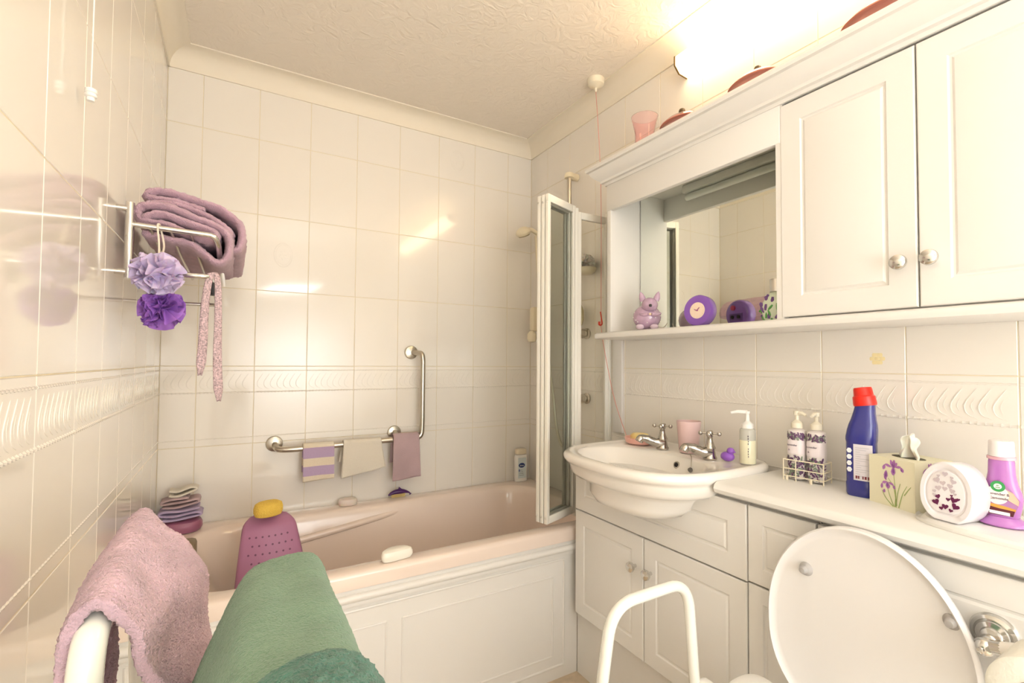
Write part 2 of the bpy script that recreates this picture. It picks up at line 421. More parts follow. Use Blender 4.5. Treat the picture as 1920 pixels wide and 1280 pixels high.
c = tag(MB().lathe([(0, 0), (.018, .002), (.028, .03), (.028, .07), (.016, .095), (0, .1)], (W - .045, -.50, 1.375), sx=.8).done('back_scrubber', mat('straw_scrubber', (.66, .58, .36), .9, bump=.8), None), 'rounded straw coloured scrubber hanging behind the screen post', 'scrubber')
c = thing('shower_caddy', 'slim cream caddy on the wall left of the folded screen', 'shower caddy', (1.61, -.10, 1.35))
b = MB().box(1.605, W, -.13, -.085, 1.37, 1.50, .012); b.done('holder', CRP, c)
MB().lathe([(0, 0), (.02, .004), (.026, .02), (.024, .045), (.012, .06), (0, .062)], (1.612, -.105, 1.31)).done('cup', CRP, c)
hz = crom([(1.612, -.137, 1.875), (1.60, -.2, 1.55), (1.605, -.30, 1.1), (1.60, -.36, .86), (1.60, -.43, .80), (1.62, -.49, .9), (W - .04, -.50, 1.0)], 10)
tag(MB().tube(hz, .007, 8).done('shower_hose', mat('pale_hose', (.72, .66, .52), .35, .5)), 'long pale shower hose looping down behind the screen', 'hose')

# ------------------------------------------------------------------ base units
XF = W - .29
def board(name, y0, y1, z0, z1, parent, inset=.05, xf=XF, th=.018, m=LAM):
    if y0 > y1: y0, y1 = y1, y0
    def ring(i, x): return [Vector((x, y0 + i, z0 + i)), Vector((x, y1 - i, z0 + i)), Vector((x, y1 - i, z1 - i)), Vector((x, y0 + i, z1 - i))]
    Rr = [ring(0, xf + th), ring(0, xf + .003), ring(.001, xf + .001), ring(.003, xf)]
    if inset: Rr += [ring(inset, xf), ring(inset + .003, xf + .004), ring(inset + .007, xf + .0045), ring(inset + .012, xf + .001), ring(inset + .016, xf)]
    return MB().rings(Rr).done(name, m, parent, 20)
def knob(y, z, parent, xf=XF):
    mx = Matrix.Rotation(-PI / 2, 3, 'Y')
    return MB().lathe([(0, 0), (.006, 0), (.0055, .008), (.007, .012), (.0135, .016), (.0165, .022), (.0155, .029), (.010, .033), (0, .0345)], (xf, y, z), 24, mtx=mx).done('knob', CHR, parent)
van = thing('vanity_unit', 'white two door vanity cabinet under the washbasin', 'cabinet', (1.5, -1.165, 0))
MB().box(XF + .022, W - .002, -1.526, -.788, .252, .846).done('carcass', LAM, van, 30)
MB().box(W - .25, W - .002, -1.526, -.767, 0, .25).done('plinth', LAM, van, 30)
MB().box(XF + .019, XF + .024, -1.526, -.806, .252, .84).done('gap_shade_sheet', GAP, van, 30)  # added sheet, its brown gives the door gaps their shade
board('fascia', -1.5265, -.805, .647, .842, van, .055)
d = board('door', -1.1615, -.805, .255, .643, van, .05); knob(-1.128, .545, d)
d = board('door', -1.5265, -1.1655, .255, .643, van, .05); knob(-1.196, .545, d)
dr = thing('drawer_unit', 'narrow white drawer cabinet between vanity and toilet', 'cabinet', (1.5, -1.62, 0))
MB().box(XF + .022, W - .002, -1.70, -1.53, .252, .846).done('carcass', LAM, dr, 30)
MB().box(XF + .019, XF + .024, -1.70, -1.53, .252, .84).done('gap_shade_sheet', GAP, dr, 30)
MB().box(W - .25, W - .002, -1.70, -1.528, 0, .25).done('plinth', LAM, dr, 30)
board('drawer', -1.699, -1.5305, .651, .842, dr, .04); board('door', -1.699, -1.5305, .255, .647, dr, .04)
ci = thing('cistern_unit', 'white panelled cistern housing behind the toilet with a routed panel', 'cabinet', (1.5, -2.0, 0))
MB().box(XF + .022, W - .002, -2.6, -1.704, .002, .846).done('carcass', LAM, ci, 30)
MB().box(XF + .019, XF + .024, -2.6, -1.704, .252, .84).done('gap_shade_sheet', GAP, ci, 30)
board('panel', -2.6, -1.703, .02, .842, ci, .052)
wt = MB()
def wtp(y0, y1):
    pf = [(W - .002, .853), (XF - .008, .853), (XF - .018, .858), (XF - .022, .868), (XF - .018, .879), (XF - .008, .885), (W - .002, .885)]
    wt.rings([[Vector((x, y, z)) for x, z in pf] for y in (y0, y1)])
wtp(-2.6, -1.445); wtp(-.875, -.797)
tag(wt.done('worktop', LAMW, None, 40), 'white worktop with rounded nosing either side of the washbasin', 'worktop')
ct = [Vector((1.54 + .125 * math.copysign(abs(math.cos(a)) ** .55, math.cos(a)) - .005, -2.12 + .275 * math.copysign(abs(math.sin(a)) ** .6, math.sin(a)), .8855)) for a in [2 * PI * k / 48 for k in range(48)]]
ctc = Vector((1.535, -2.12, 0))
tag(MB().rings([ct, [p + Vector((0, 0, .006)) for p in ct], [ctc + (p - ctc) * .985 + Vector((0, 0, .0085)) for p in ct], [Vector((ctc.x + (p.x - ctc.x) * .9, ctc.y + (p.y - ctc.y) * .95, p.z + .0085)) for p in ct]]).done('cover_plate', WPL), 'thin white rounded plate lying on the worktop under the air freshener', 'plate')

# ------------------------------------------------------------------ washbasin
ba = thing('washbasin', 'white semi recessed ceramic washbasin with a rounded front', 'washbasin', (1.43, -1.157, .8))
NB = 72
def bas(fa, fb, ba_, z, xc=1.44, nf=2.8, nb=7, yc=-1.157):
    o = []
    for k in range(NB):
        a = 2 * PI * k / NB; c_, s_ = math.cos(a), math.sin(a)
        n = nf if c_ < 0 else nb; A = fa if c_ < 0 else ba_
        r = (abs(c_) ** n + abs(s_) ** n) ** (-1 / n)
        o.append(Vector((xc + A * r * c_, yc + fb * r * s_, z)))
    return o
BB = W - .003 - 1.44
R = [bas(.10, .11, .06, .742, 1.39), bas(.145, .16, .10, .754, 1.40), bas(.175, .19, .14, .778, 1.42), bas(.190, .208, .17, .805), bas(.205, .222, BB, .821), bas(.232, .258, BB, .829), bas(.243, .271, BB, .841), bas(.247, .277, BB, .864),
     bas(.249, .278, BB, .871), bas(.262, .284, BB, .876), bas(.268, .288, BB, .886), bas(.268, .288, BB, .894), bas(.264, .285, BB, .901), bas(.255, .279, BB, .905), bas(.245, .272, BB - .002, .9055),
     bas(.236, .265, BB - .004, .904), bas(.22, .25, BB - .01, .9)]
def inn(A, Bx, z, n=2.3, xc=1.352): return [Vector((xc + A * math.copysign(abs(math.cos(a)) ** (2 / n), math.cos(a)), -1.157 + Bx * math.copysign(abs(math.sin(a)) ** (2 / n), math.sin(a)), z)) for a in [2 * PI * k / NB for k in range(NB)]]
R += [inn(.152, .236, .899), inn(.147, .230, .895), inn(.141, .222, .884), inn(.13, .205, .855), inn(.11, .175, .82), inn(.075, .12, .795), inn(.022, .022, .785)]
MB().rings(R).done('basin_bowl', CER, ba, 60)
mo = Matrix.Rotation(-PI / 2 + .25, 3, 'Y')
MB().lathe([(0, -.002), (.011, -.002), (.0125, 0), (.012, .002), (.009, .002), (.008, 0), (0, 0)], (1.487, -1.203, .872), mtx=mo).done('overflow_ring', CHRD, ba)
MB().lathe([(0, 0), (.007, 0), (.007, .0025), (0, .0025)], (1.487, -1.203, .872), mtx=mo).done('overflow_hole', BLK, ba)
MB().lathe([(0, 0), (.02, 0), (.021, .002), (.014, .003), (0, .002)], (1.352, -1.157, .786)).done('drain', CHR, ba)
MB().tube(crom([(1.50, -1.245, .915), (1.487, -1.262, .908), (1.475, -1.272, .893), (1.470, -1.276, .882)], 5), .0015, 6).done('plug_chain', CHRD, ba)
MB().lathe([(0, 0), (.0065, 0), (.008, .004), (.005, .010), (0, .012)], (1.468, -1.277, .872), mtx=mo).done('plug', mat('grey_plug', (.16, .15, .14), .3, .6), ba)
TAPM = mat('tap_chrome', (.50, .47, .43), .14, 1)
for i, (tx, ty, nm) in enumerate(((1.545, -1.088, 'left chrome cross head basin tap beside the soap dish'), (1.54, -1.290, 'right chrome cross head basin tap beside the pink tumbler'))):
    t = thing('basin_tap', nm, 'tap', (tx, ty, .902), 'chrome basin taps')
    MB().lathe([(0, 0), (.021, 0), (.022, .005), (.018, .012), (.015, .03), (.018, .036), (.014, .044), (.0095, .058), (.0085, .07), (.011, .074), (0, .076)], (tx, ty, .901), 24).done('tap_body', TAPM, t)
    MB().tube(crom([(tx, ty, .922), (tx - .025, ty + .012, .926), (tx - .052, ty + .028, .938), (tx - .068, ty + .036, .939), (tx - .075, ty + .04, .927)], 5), [.018] * 5 + [.015] * 5 + [.0125] * 5 + [.0140] * 5 + [.0135], 14).done('spout', TAPM, t)
    q = MB(); q.lathe([(0, -.004), (.009, -.003), (.011, .002), (.009, .009), (0, .011)], (tx, ty, .98), 16)
    for a in range(4):
        an = a * PI / 2 + .55; d = Vector((math.cos(an), math.sin(an), 0)); c0 = Vector((tx, ty, .982))
        q.tube([c0, c0 + d * .016, c0 + d * .024], [.0042, .003, .0036], 8); q.ball(c0 + d * .028, .0074, seg=10)
    q.done('cross_head', TAPM, t)
# soap dish, tumbler, etc on the basin
s = thing('soap_dish', 'round pink soap dish at the left back of the basin', 'soap dish', (1.545, -.992, .903))
MB().lathe([(0, 0), (.044, 0), (.052, .004), (.058, .022), (.055, .023), (.048, .012), (0, .010)], (1.545, -.972, .904), sx=.85).done('dish', mat('salmon_plastic', (.92, .50, .42), .3), s)
sp = [(0, 0), (.032, .001), (.043, .008), (.042, .018), (.032, .026), (0, .028)]
tag(MB().lathe(sp, (1.547, -.978, .915), sx=.72).done('soap_bar', mat('yellow_soap', (.94, .74, .30), .4, sss=.2), None), 'yellow oval soap bar lying in the pink dish', 'soap')
tag(MB().lathe([(0, 0), (.030, 0), (.0315, .003), (.036, .06), (.040, .105), (.038, .105), (.034, .06), (.029, .006), (0, .005)], (1.572, -1.180, .903)).done('tumbler', mat('frosted_pink_plastic', (.96, .72, .70), .35, trans=.3, ior=1.3)), 'translucent pink plastic tumbler between the two basin taps', 'tumbler')
pb = thing('pump_bottle', 'clear pump bottle of pale liquid on the right of the basin', 'soap bottle', (1.577, -1.396, .903))
MB().lathe([(0, 0), (.021, 0), (.0225, .004), (.0225, .055), (.0225, .095), (.0215, .102), (.012, .110), (0, .11)], (1.577, -1.396, .903), sx=1).done('bottle', mat('clear_bottle', (.80, .79, .72), .12, trans=.45, ior=1.3), pb)
MB().lathe([(0, .0), (.0229, .0), (.0232, .003), (.0232, .068), (.0229, .069), (0, .069)], (1.577, -1.396, .905)).done('liquid', mat('pale_soap_liquid', (.80, .76, .55), .15), pb)
q = MB().lathe([(0, 0), (.017, 0), (.017, .012), (.010, .018), (.0065, .022), (.005, .042), (.007, .044), (.0075, .051), (0, .052)], (1.577, -1.396, 1.009))
q.tube([(1.577, -1.396, 1.057), (1.560, -1.376, 1.058), (1.545, -1.362, 1.054)], [.006, .005, .0035], 8); q.done('pump', WPL, pb)
for k in range(9):
    if k != 4: MB().box(1.5578, 1.5586, -1.4125, -1.4125 + .0022 + .0012 * (k % 3), .925 + .0075 * k, .9295 + .0075 * k, rot=Matrix.Rotation(-.45, 4, 'Z')).done('side_print', LETTER, pb, False)
bd = thing('bird_ornament', 'small purple plastic bird ornament beside the pump bottle', 'ornament', (1.555, -1.345, .903))
BIRD = mat('violet_plastic', (.30, .11, .54), .35)
q = MB(); q.ball((1.552, -1.345, .918), .0165, (1, 1.35, .9)); q.ball((1.552, -1.356, .936), .011, (1, 1.1, 1), 12); q.done('body', BIRD, bd)
MB().tube([(1.552, -1.364, .937), (1.550, -1.374, .934)], [.005, .001], 6).done('beak', BIRD, bd)
MB().tube([(1.552, -1.336, .918), (1.552, -1.322, .912)], [.008, .003], 8, .5).done('tail', BIRD, bd)

# ------------------------------------------------------------------ upper cabinet with mirror recess
XU = W - .17
uc = thing('wall_cabinet', 'white wall cabinet with cornice, open mirrored recess and two panelled doors', 'cabinet', (1.58, -1.6, 1.3))
YA = -.846; YE = -2.6
MB().box(XU, W - .002, YA - .022, YA, 1.322, 1.909, .0015).done('side_panel', LAM, uc, 30)
MB().box(XU + .0005, W - .002, -1.560, -1.540, 1.322, 1.909).done('inner_panel', LAM, uc, 30)
MB().box(XU + .02, W - .002, YE, -1.556, 1.322, 1.909).done('carcass', LAM, uc, 30)
MB().box(XU - .002, XU + .018, -1.5525, YA + .0005, 1.80, 1.909, .002).done('pelmet', LAM, uc, 30)
MB().box(XU + .018, W - .002, -1.54, YA - .022, 1.893, 1.908).done('recess_top', LAM, uc, 30)
sf = [(W - .002, 1.297), (XU - .008, 1.297), (XU - .016, 1.301), (XU - .019, 1.309), (XU - .016, 1.318), (XU - .008, 1.3225), (W - .002, 1.3225)]
b = MB()
def slab(pf, y0, y1): b.rings([[Vector((x, y, z)) for x, z in pf] for y in (y0, y1)])
slab(sf, YE, -.793); b.done('shelf', LAM, uc, 40)
MB().box(W - .01, W - .002, -1.540, YA - .022, 1.3225, 1.893).done('backing', mat('dark_backing', (.10, .07, .05), .8), uc, 30)
MB().box(W - .014, W - .0101, -1.538, YA - .0255, 1.325, 1.891).done('mirror', MIR, uc, 30)
lf = MB().box(XU + .03, XU + .085, -1.52, -1.02, 1.862, 1.893, .006).done('recess_strip_light', WPL, uc)
MB().tube([(XU + .066, -1.51, 1.848), (XU + .066, -1.03, 1.848)], .013, 12).done('light_tube', mat('unlit_tube', (.80, .82, .78), .3), lf)
# cornice: swept round the left end
def cor(inx):
    pr_ = [(0, 1.902), (.006, 1.902), (.010, 1.910), (.018, 1.913), (.020, 1.921), (.032, 1.930), (.046, 1.944), (.052, 1.957), (.060, 1.960), (.063, 1.968), (.060, 1.976), (0, 1.976)]
    return pr_
pf = cor(0); b = MB()
b.rings([[Vector((XU - o, YE, z)) for o, z in pf], [Vector((XU - o, YA + o, z)) for o, z in pf], [Vector((W - .002, YA + o, z)) for o, z in pf]])
b.box(XU, W - .002, YE, YA, 1.905, 1.93)
b.done('cornice', LAM, uc, 30)
d = board('door', -1.8545, -1.5535, 1.327, 1.898, uc, .053, XU - .001); knob(-1.828, 1.425, d, XU - .001)
d = board('door', -2.16, -1.8575, 1.327, 1.898, uc, .053, XU - .001); knob(-1.882, 1.426, d, XU - .001)
MB().box(XU + .016, XU + .021, -2.55, -1.56, 1.33, 1.895).done('gap_shade_sheet', GAP, uc, 30)
board('door', -2.47, -2.163, 1.327, 1.898, uc, .053, XU - .001)

# things on the shelf
pg = thing('animal_figurine', 'lilac china mouse figurine with upright ears on the mirror shelf', 'figurine', (1.535, -1.025, 1.3225))
LIL = mat('lilac_glaze', (.48, .32, .44), .15, coat=.6, var=.1, vscale=60)
q = MB(); q.ball((1.537, -1.022, 1.365), .040, (1, 1.12, 1.05)); q.ball((1.513, -1.03, 1.402), .026, (1, 1, .95)); q.ball((1.497, -1.032, 1.397), .012, (1, 1.2, .9), 12); q.done('body', LIL, pg)
for s_ in (-1, 1):
    y = -1.03 + s_ * .020
    MB().lathe([(0, 0), (.009, .0), (.0105, .01), (.006, .024), (0, .032)], (1.517, y, 1.416), 14, mtx=Matrix.Rotation(s_ * -.28, 3, 'X'), sx=.5).done('ear', LIL, pg)
    MB().ball((1.506, -1.022 + s_ * .022, 1.332), .014, (1.2, 1, .7), 12).done('foot', mat('pale_lilac_glaze', (.66, .52, .62), .15, coat=.6), pg)
    MB().ball((1.4935, -1.031 + s_ * .007, 1.409), .0028, seg=8).done('eye', BLK, pg)
    MB().tube(crom([(1.515, -1.03 + s_ * .032, 1.375), (1.498, -1.03 + s_ * .022, 1.370), (1.492, -1.03 + s_ * .006, 1.371)], 4), .005, 8).done('paw', LIL, pg)
MB().ball((1.485, -1.032, 1.398), .0052, seg=10).done('nose', BLK, pg)
MB().ball((1.488, -1.031, 1.371), .0042, seg=8).done('button', mat('cream_button', (.85, .65, .40), .3), pg)
b = MB()
for k in range(14):
    a = k * 2.4; zz = 1.345 + .045 * (k / 14); v = Vector((-abs(math.cos(a)), math.sin(a) * 1.12, 0)).normalized()
    h = math.sqrt(max(0, 1 - ((zz - 1.365) / .042) ** 2)); b.ball((1.537 + v.x * .040 * h, -1.022 + v.y * .0448 * h, zz), .0022, seg=6)
b.done('white_dots', WPL, pg)['kind'] = 'stuff'
ta = crom([(1.565, -1.05, 1.34), (1.59, -1.075, 1.335), (1.60, -1.09, 1.35)], 5)
MB().tube(ta, .002, 6).done('tail', CHRD, pg)
FR = Matrix.Translation((1.537, -1.022, 1.3225)) @ Matrix.Rotation(.80, 4, 'Z') @ Matrix.Scale(1.12, 4) @ Matrix.Translation((-1.537, 1.022, -1.3225))
for ch in pg.children: ch.data.transform(FR)
def disc(name, c, n, prof, m, parent, seg=40):
    n = Vector(n).normalized(); mx = n.to_track_quat('Z', 'X').to_matrix(); return MB().lathe(prof, c, seg, mtx=mx).done(name, m, parent)
ck = thing('alarm_clock', 'round purple alarm clock facing the room on the mirror shelf', 'clock', (1.535, -1.265, 1.3225))
cn = Vector((-.985, -.13, .05)); cc = Vector((1.540, -1.250, 1.3745))
disc('clock_case', cc, cn, [(0, -.030), (.040, -.030), (.047, -.027), (.051, -.02), (.051, .005), (.048, .010), (.040, .011), (.024, .008), (0, .008)], PURP, ck)
disc('clock_face', cc, cn, [(0, .008), (.0265, .008), (.0265, .0098), (0, .0098)], mat('cream_clock_face', (.86, .70, .56), .4), ck)
cu = Vector((0, 0, 1)); cr_ = cn.normalized().cross(cu).normalized(); cu2 = cr_.cross(cn.normalized()).normalized()
ctr = cc + cn.normalized() * .0112
b = MB(); b.tube([ctr - cr_ * .003 - cu2 * .002, ctr + cr_ * .010 + cu2 * .004], .0013, 6); b.tube([ctr, ctr - cr_ * .008 + cu2 * .009], .0016, 6); b.ball(ctr, .003, seg=8)
b.done('clock_hands', mat('plum_plastic', (.35, .10, .22), .4), ck)
b = MB()
for k in range(12):
    a = k * PI / 6; b.ball(ctr + (cr_ * math.cos(a) + cu2 * math.sin(a)) * .0225 - cn.normalized() * .001, .0011, seg=6)
b.done('hour_marks', mat('rose_print', (.70, .42, .36), .5), ck)
bk = cc - cn.normalized() * .030
b = MB(); bx = bk
b.prism([bx + cr_ * a + cu2 * z for a, z in ((-.028, -.022), (.028, -.022), (.028, .004), (-.028, .004))], -cn.normalized() * .0015); b.done('battery_door', mat('deep_purple_plastic', (.12, .05, .24), .4), ck, 20)
disc('set_knob', bk + cr_ * .010 + cu2 * .024, -cn, [(0, 0), (.009, 0), (.009, .005), (0, .006)], mat('red_knob', (.40, .02, .10), .4), ck)
for a in (-.012, .014): disc('set_dial', bk + cr_ * a - cu2 * .008, -cn, [(0, 0), (.006, .0015), (.006, .005), (0, .006)], BLK, ck, 16)
fb = thing('floral_bottle', 'flask shaped floral scent bottle with silver cap beside the cabinet door', 'bottle', (1.575, -1.497, 1.3225))
q = [(0, 0), (.022, 0), (.033, .012), (.040, .035), (.038, .055), (.026, .075), (.015, .085), (.0135, .09), (0, .09)]
GLF = mat('pale_green_glass', (.72, .80, .62), .08, coat=.5)
MB().lathe(q, (1.575, -1.487, 1.3225), sy=1, sx=.6).done('flask', GLF, fb)
random.seed(5)
MP, MGn = mat('iris_purple', (.17, .08, .26), .4), mat('leaf_green', (.10, .33, .08), .4)
for nm, mm, n, zr in (('purple_petals', MP, 26, (.015, .075)), ('green_leaves', MGn, 18, (.004, .045))):
    b = MB()
    for k in range(n):
        z = random.uniform(*zr); r = np.interp(z, [p[1] for p in q[1:-1]], [p[0] for p in q[1:-1]]); a = random.uniform(PI * .55, PI * 1.9)
        p = Vector((1.575 + r * .6 * math.cos(a), -1.487 + r * math.sin(a), 1.3225 + z))
        b.ball(p, .0085 if nm[0] == 'p' else .008, (.3, .6 if nm[0] == 'p' else .45, 1.5), 8, Matrix.Rotation(random.uniform(-.9, .9), 3, 'X'))
    b.done(nm, mm, fb)['kind'] = 'stuff'
MB().lathe([(0, 0), (.0175, 0), (.0175, .034), (.0165, .036), (0, .036)], (1.575, -1.492, 1.410)).done('cap', mat('brushed_silver', (.62, .60, .56), .3, 1), fb)

# things on top of the cabinet
vz = tag(MB().lathe([(0, 0), (.035, 0), (.036, .004), (.036, .05), (.037, .11), (.045, .15), (.051, .172), (.049, .172), (.043, .15), (.0345, .11), (.034, .05), (.033, .010), (0, .008)], (1.582, -.966, 1.977), 36).done('glass_vase', PINKG), 'flared pink glass vase at the left end of the cabinet top', 'vase')
for i, (y, s_, l) in enumerate(((-1.165, .082, 'first domed pink glass lid beyond the vase on the cabinet top'), (-1.448, .088, 'middle domed pink glass lid on the cabinet top under the light'), (-1.775, .092, 'third domed pink glass lid on the cabinet top nearest the camera'))):
    t = thing('lidded_dish', l, 'dish', (1.588, y, 1.977), 'pink glass dishes on the cabinet top')
    k = s_ / .085
    x_ = 1.562
    MB().lathe([(0, 0), (.05 * k, 0), (.065 * k, .01), (s_ * .92, .045), (s_, .05), (s_ * .97, .052), (0, .03)], (x_, y, 1.980), 36, sx=.78).done('bowl', PINKG, t)
    MB().lathe([(s_, .052), (s_, .055), (s_ * .8, .069), (s_ * .5, .079), (.01, .084), (0, .084), (0, .081), (s_ * .5, .076), (s_ * .78, .066), (s_ * .96, .052)], (x_, y, 1.980), 36, sx=.78).done('lid', PINKG, t)
    lab(MB().lathe([(s_ - .002, .051), (s_ + .0015, .053), (s_ - .001, .057), (s_ - .004, .054)], (x_, y, 1.980), 36, sx=.78).done('rim_band', mat('brown_pink_rim', (.45, .16, .12), .3), t), 'dark pink rim')
    lab(MB().lathe([(0, .083), (.005, .083), (.006, .088), (.0105, .093), (.0115, .099), (.009, .105), (0, .107)], (x_, y, 1.980), 16).done('lid_knob', mat('dark_wood_knob', (.10, .06, .02), .35), t), 'dark round knob')

# ------------------------------------------------------------------ strip light, pull cords
sl = thing('strip_light', 'long glowing strip light high on the wall above the cabinet', 'wall light', (W - .05, -1.7, 2.28))
YL0, YL1 = -1.098, -2.35
hexp = [(W - .004, 2.33), (W - .040, 2.333), (W - .068, 2.318), (W - .068, 2.285), (W - .045, 2.262), (W - .004, 2.258)]
EM = mat('lit_diffuser', (1, .78, .48), .4, emis=STRIP)
MB().rings([[Vector((x, y, z)) for x, z in hexp] for y in (YL0 - .006, YL1)]).done('diffuser', EM, sl, 20)
hx = lambda k: [(W - .004 if x > W - .01 else x - .003 * k, 2.29 + (z - 2.29) * (1 + .06 * k)) for x, z in hexp]
MB().rings([[Vector((x, y, z)) for x, z in hx(1)] for y in (YL0, YL0 - .006)]).done('end_cap', mat('brass_end_cap', (.22, .14, .05), .4, .6), sl, 20)
pc = thing('emergency_cord', 'red pull cord with red hook handle hanging from ceiling rose by the cabinet', 'pull cord', (1.56, -.70, CEIL))
MB().lathe([(0, -.055), (.004, -.055), (.006, -.038), (.022, -.032), (.034, -.024), (.037, 0), (0, 0)], (1.56, -.70, CEIL)).done('ceiling_rose', mat('cream_rose', (.85, .78, .62), .4), pc)
RC = mat('red_cord', (.72, .28, .24), .6)
cdp = [(1.56, -.70, CEIL - .05), (1.575, -.715, 1.98), (1.572, -.722, 1.42), (1.572, -.725, 1.34), (1.585, -.745, 1.20), (1.60, -.78, 1.04), (1.615, -.83, .908)]
MB().tube(crom(cdp, 5), .0013, 6).done('cord', RC, pc)
MB().tube(crom([(1.571, -.720, 1.418), (1.571, -.726, 1.39), (1.571, -.730, 1.368), (1.571, -.722, 1.362), (1.571, -.712, 1.366), (1.571, -.712, 1.378)], 5), .0045, 8, .6).done('hook_handle', mat('red_plastic', (.72, .05, .02), .35), pc)
lc = thing('light_pull', 'thin white pull cord with ribbed weight close to the left tiled wall', 'pull cord', (.019, -1.2, CEIL))
MB().tube([(.021, -1.2, CEIL), (.020, -1.2, 2.0), (.019, -1.2, 1.68)], .0011, 6).done('cord', WPL, lc)
MB().lathe([(0, 0), (.0055, 0), (.006, .004), (.0055, .006), (.0085, .008), (.0085, .012), (.007, .0135), (.009, .015), (.0085, .021), (.003, .024), (0, .024)], (.019, -1.2, 1.655), 14).done('weight', WPL, lc)

# ------------------------------------------------------------------ towel rack on the left wall
rk = thing('towel_rack', 'chrome wall rack with a shelf rail and lower rail on the left wall', 'towel rack', (.03, -.85, 1.4))
for y in (-.855, -.20): MB().tube([(.026, y, 1.395), (.026, y, 1.575)], .0085, 12).done('post', CHR, rk)
for y in (-.855, -.20):
    for z in (1.41, 1.56): MB().tube([(.0, y, z), (.026, y, z)], .007, 10).done('wall_fixing', CHR, rk)
P = fillet([(.026, -.855, 1.522), (.198, -.868, 1.522), (.205, -.84, 1.46), (.205, -.43, 1.46), (.198, -.40, 1.522), (.026, -.40, 1.522)], .022)
P = fillet([(.026, -.855, 1.524), (.195, -.862, 1.518), (.203, -.845, 1.500), (.206, -.80, 1.475), (.206, -.24, 1.475), (.195, -.20, 1.515), (.026, -.20, 1.522)], .028)
MB().tube(P, .0068, 12).done('shelf_rail', CHR, rk)
for x in (.065, .105, .145): MB().tube([(x, -.86, 1.518), (x + .012, -.72, 1.478), (x + .012, -.32, 1.478), (x, -.20, 1.518)], .0032, 8).done('slat', CHRD, rk)
P = fillet([(.026, -.855, 1.41), (.19, -.875, 1.412), (.19, -.21, 1.405), (.026, -.20, 1.405)], .03)
MB().tube(P, .0068, 12).done('lower_rail', CHR, rk)

def folded(name, pts, y0, y1, th, m, nu, nv, amp, rag=.006, seed=0, parent=None):
    f = pathfn([(x, 0, z) for x, z in pts], 8)
    def g(u, v):
        p = f(u); y = y0 + (y1 - y0) * v
        w = noise.noise(Vector((p.x * 14, y * 9, p.z * 14 + seed)))
        if 1.3 < p.z < 1.53: p.z = 1.53 - (1.53 - p.z) * (1 - .8 * v)
        y += rag * noise.noise(Vector((u * 9, 3.3 + seed, v * 2))) * (1 - v)
        return (p.x + w * .003, y, p.z + w * .004)
    return cloth(name, g, nu, nv, th, m, parent, amp, 260)
# lower towel: three folded layers whose round end droops over the shelf rail
tw = folded('folded_towel', [(.045, 1.548), (.075, 1.566), (.13, 1.553), (.185, 1.538), (.198, 1.525), (.186, 1.512), (.14, 1.522), (.09, 1.540), (.045, 1.545), (.036, 1.560), (.045, 1.582), (.09, 1.586), (.15, 1.566), (.205, 1.548), (.226, 1.525), (.226, 1.485), (.215, 1.462), (.195, 1.456), (.175, 1.475), (.14, 1.498), (.08, 1.505), (.045, 1.512)],
            -.835, -.17, .0185, MAUVE, 150, 30, .0034)
tag(tw, 'lower folded mauve towel drooping over the chrome rack rail', 'towel', 'mauve towels on the rack')
tw = folded('folded_towel', [(.05, 1.596), (.10, 1.603), (.16, 1.590), (.208, 1.566), (.227, 1.548), (.228, 1.525), (.232, 1.502), (.249, 1.506), (.257, 1.535), (.250, 1.568), (.225, 1.592), (.19, 1.612), (.12, 1.628), (.07, 1.633), (.048, 1.622), (.06, 1.612), (.12, 1.610), (.17, 1.598)],
            -.80, -.19, .0185, MAUVE, 140, 30, .0034, seed=5)
tag(tw, 'upper folded mauve towel lying on top of the towel pile', 'towel', 'mauve towels on the rack')
def loofah(nm, label, c, R, m, hook, seed, net):
    t = thing(nm, label, 'bath puff', (c[0], c[1], c[2] - R), 'bath puffs on the rack')
    puff('net_ruffle', c, R, m, t, 11, 140, seed, .24, 5)
    MB().tube(crom([(c[0], c[1], c[2] + R * .5), (c[0] - .004, hook[1] - .010, hook[2] - .045), (hook[0] - .002, hook[1] - .009, hook[2]), (hook[0], hook[1], hook[2] + .009), (hook[0] + .002, hook[1] + .009, hook[2]), (c[0] + .004, hook[1] + .004, hook[2] - .045), (c[0], c[1] + .004, c[2] + R * .5)], 5), .0022, 6).done('loop_cord', mat('cream_cord', (.85, .74, .62), .7), t)
loofah('bath_puff', 'pale lilac net bath puff hanging from the chrome shelf rail', (.088, -.912, 1.402), .050, NETL, (.082, -.858, 1.522), 3, 0)
loofah('bath_puff', 'dark purple net bath puff hanging below the pale lilac one', (.098, -.902, 1.320), .045, NETP, (.083, -.872, 1.411), 8, 0)
def strap(u, v):
    f = STF(u); w = (.009 + .005 * abs(u - .5) * 2) * min(1, .35 + 12 * min(u, 1 - u))
    return Vector((f.x + (v - .5) * w * 2 * .75, f.y + (v - .5) * .006, f.z + .0015 * math.sin(v * PI)))
STF = pathfn([(.172, -.870, 1.165), (.176, -.868, 1.24), (.179, -.868, 1.34), (.186, -.868, 1.405), (.194, -.865, 1.424), (.204, -.862, 1.405), (.207, -.865, 1.32), (.208, -.867, 1.20), (.213, -.868, 1.10)], 8)
tag(cloth('dressing_gown_belt', strap, 70, 7, .005, BELT, None, .0008, 300), 'speckled pink towelling belt looped over the lower rack rail', 'belt')
tag(MB().box(.183, .197, -.80, -.77, 1.375, 1.412, .004).done('hanging_clip', BLK), 'small black clip on the lower rack rail behind the belt', 'clip')

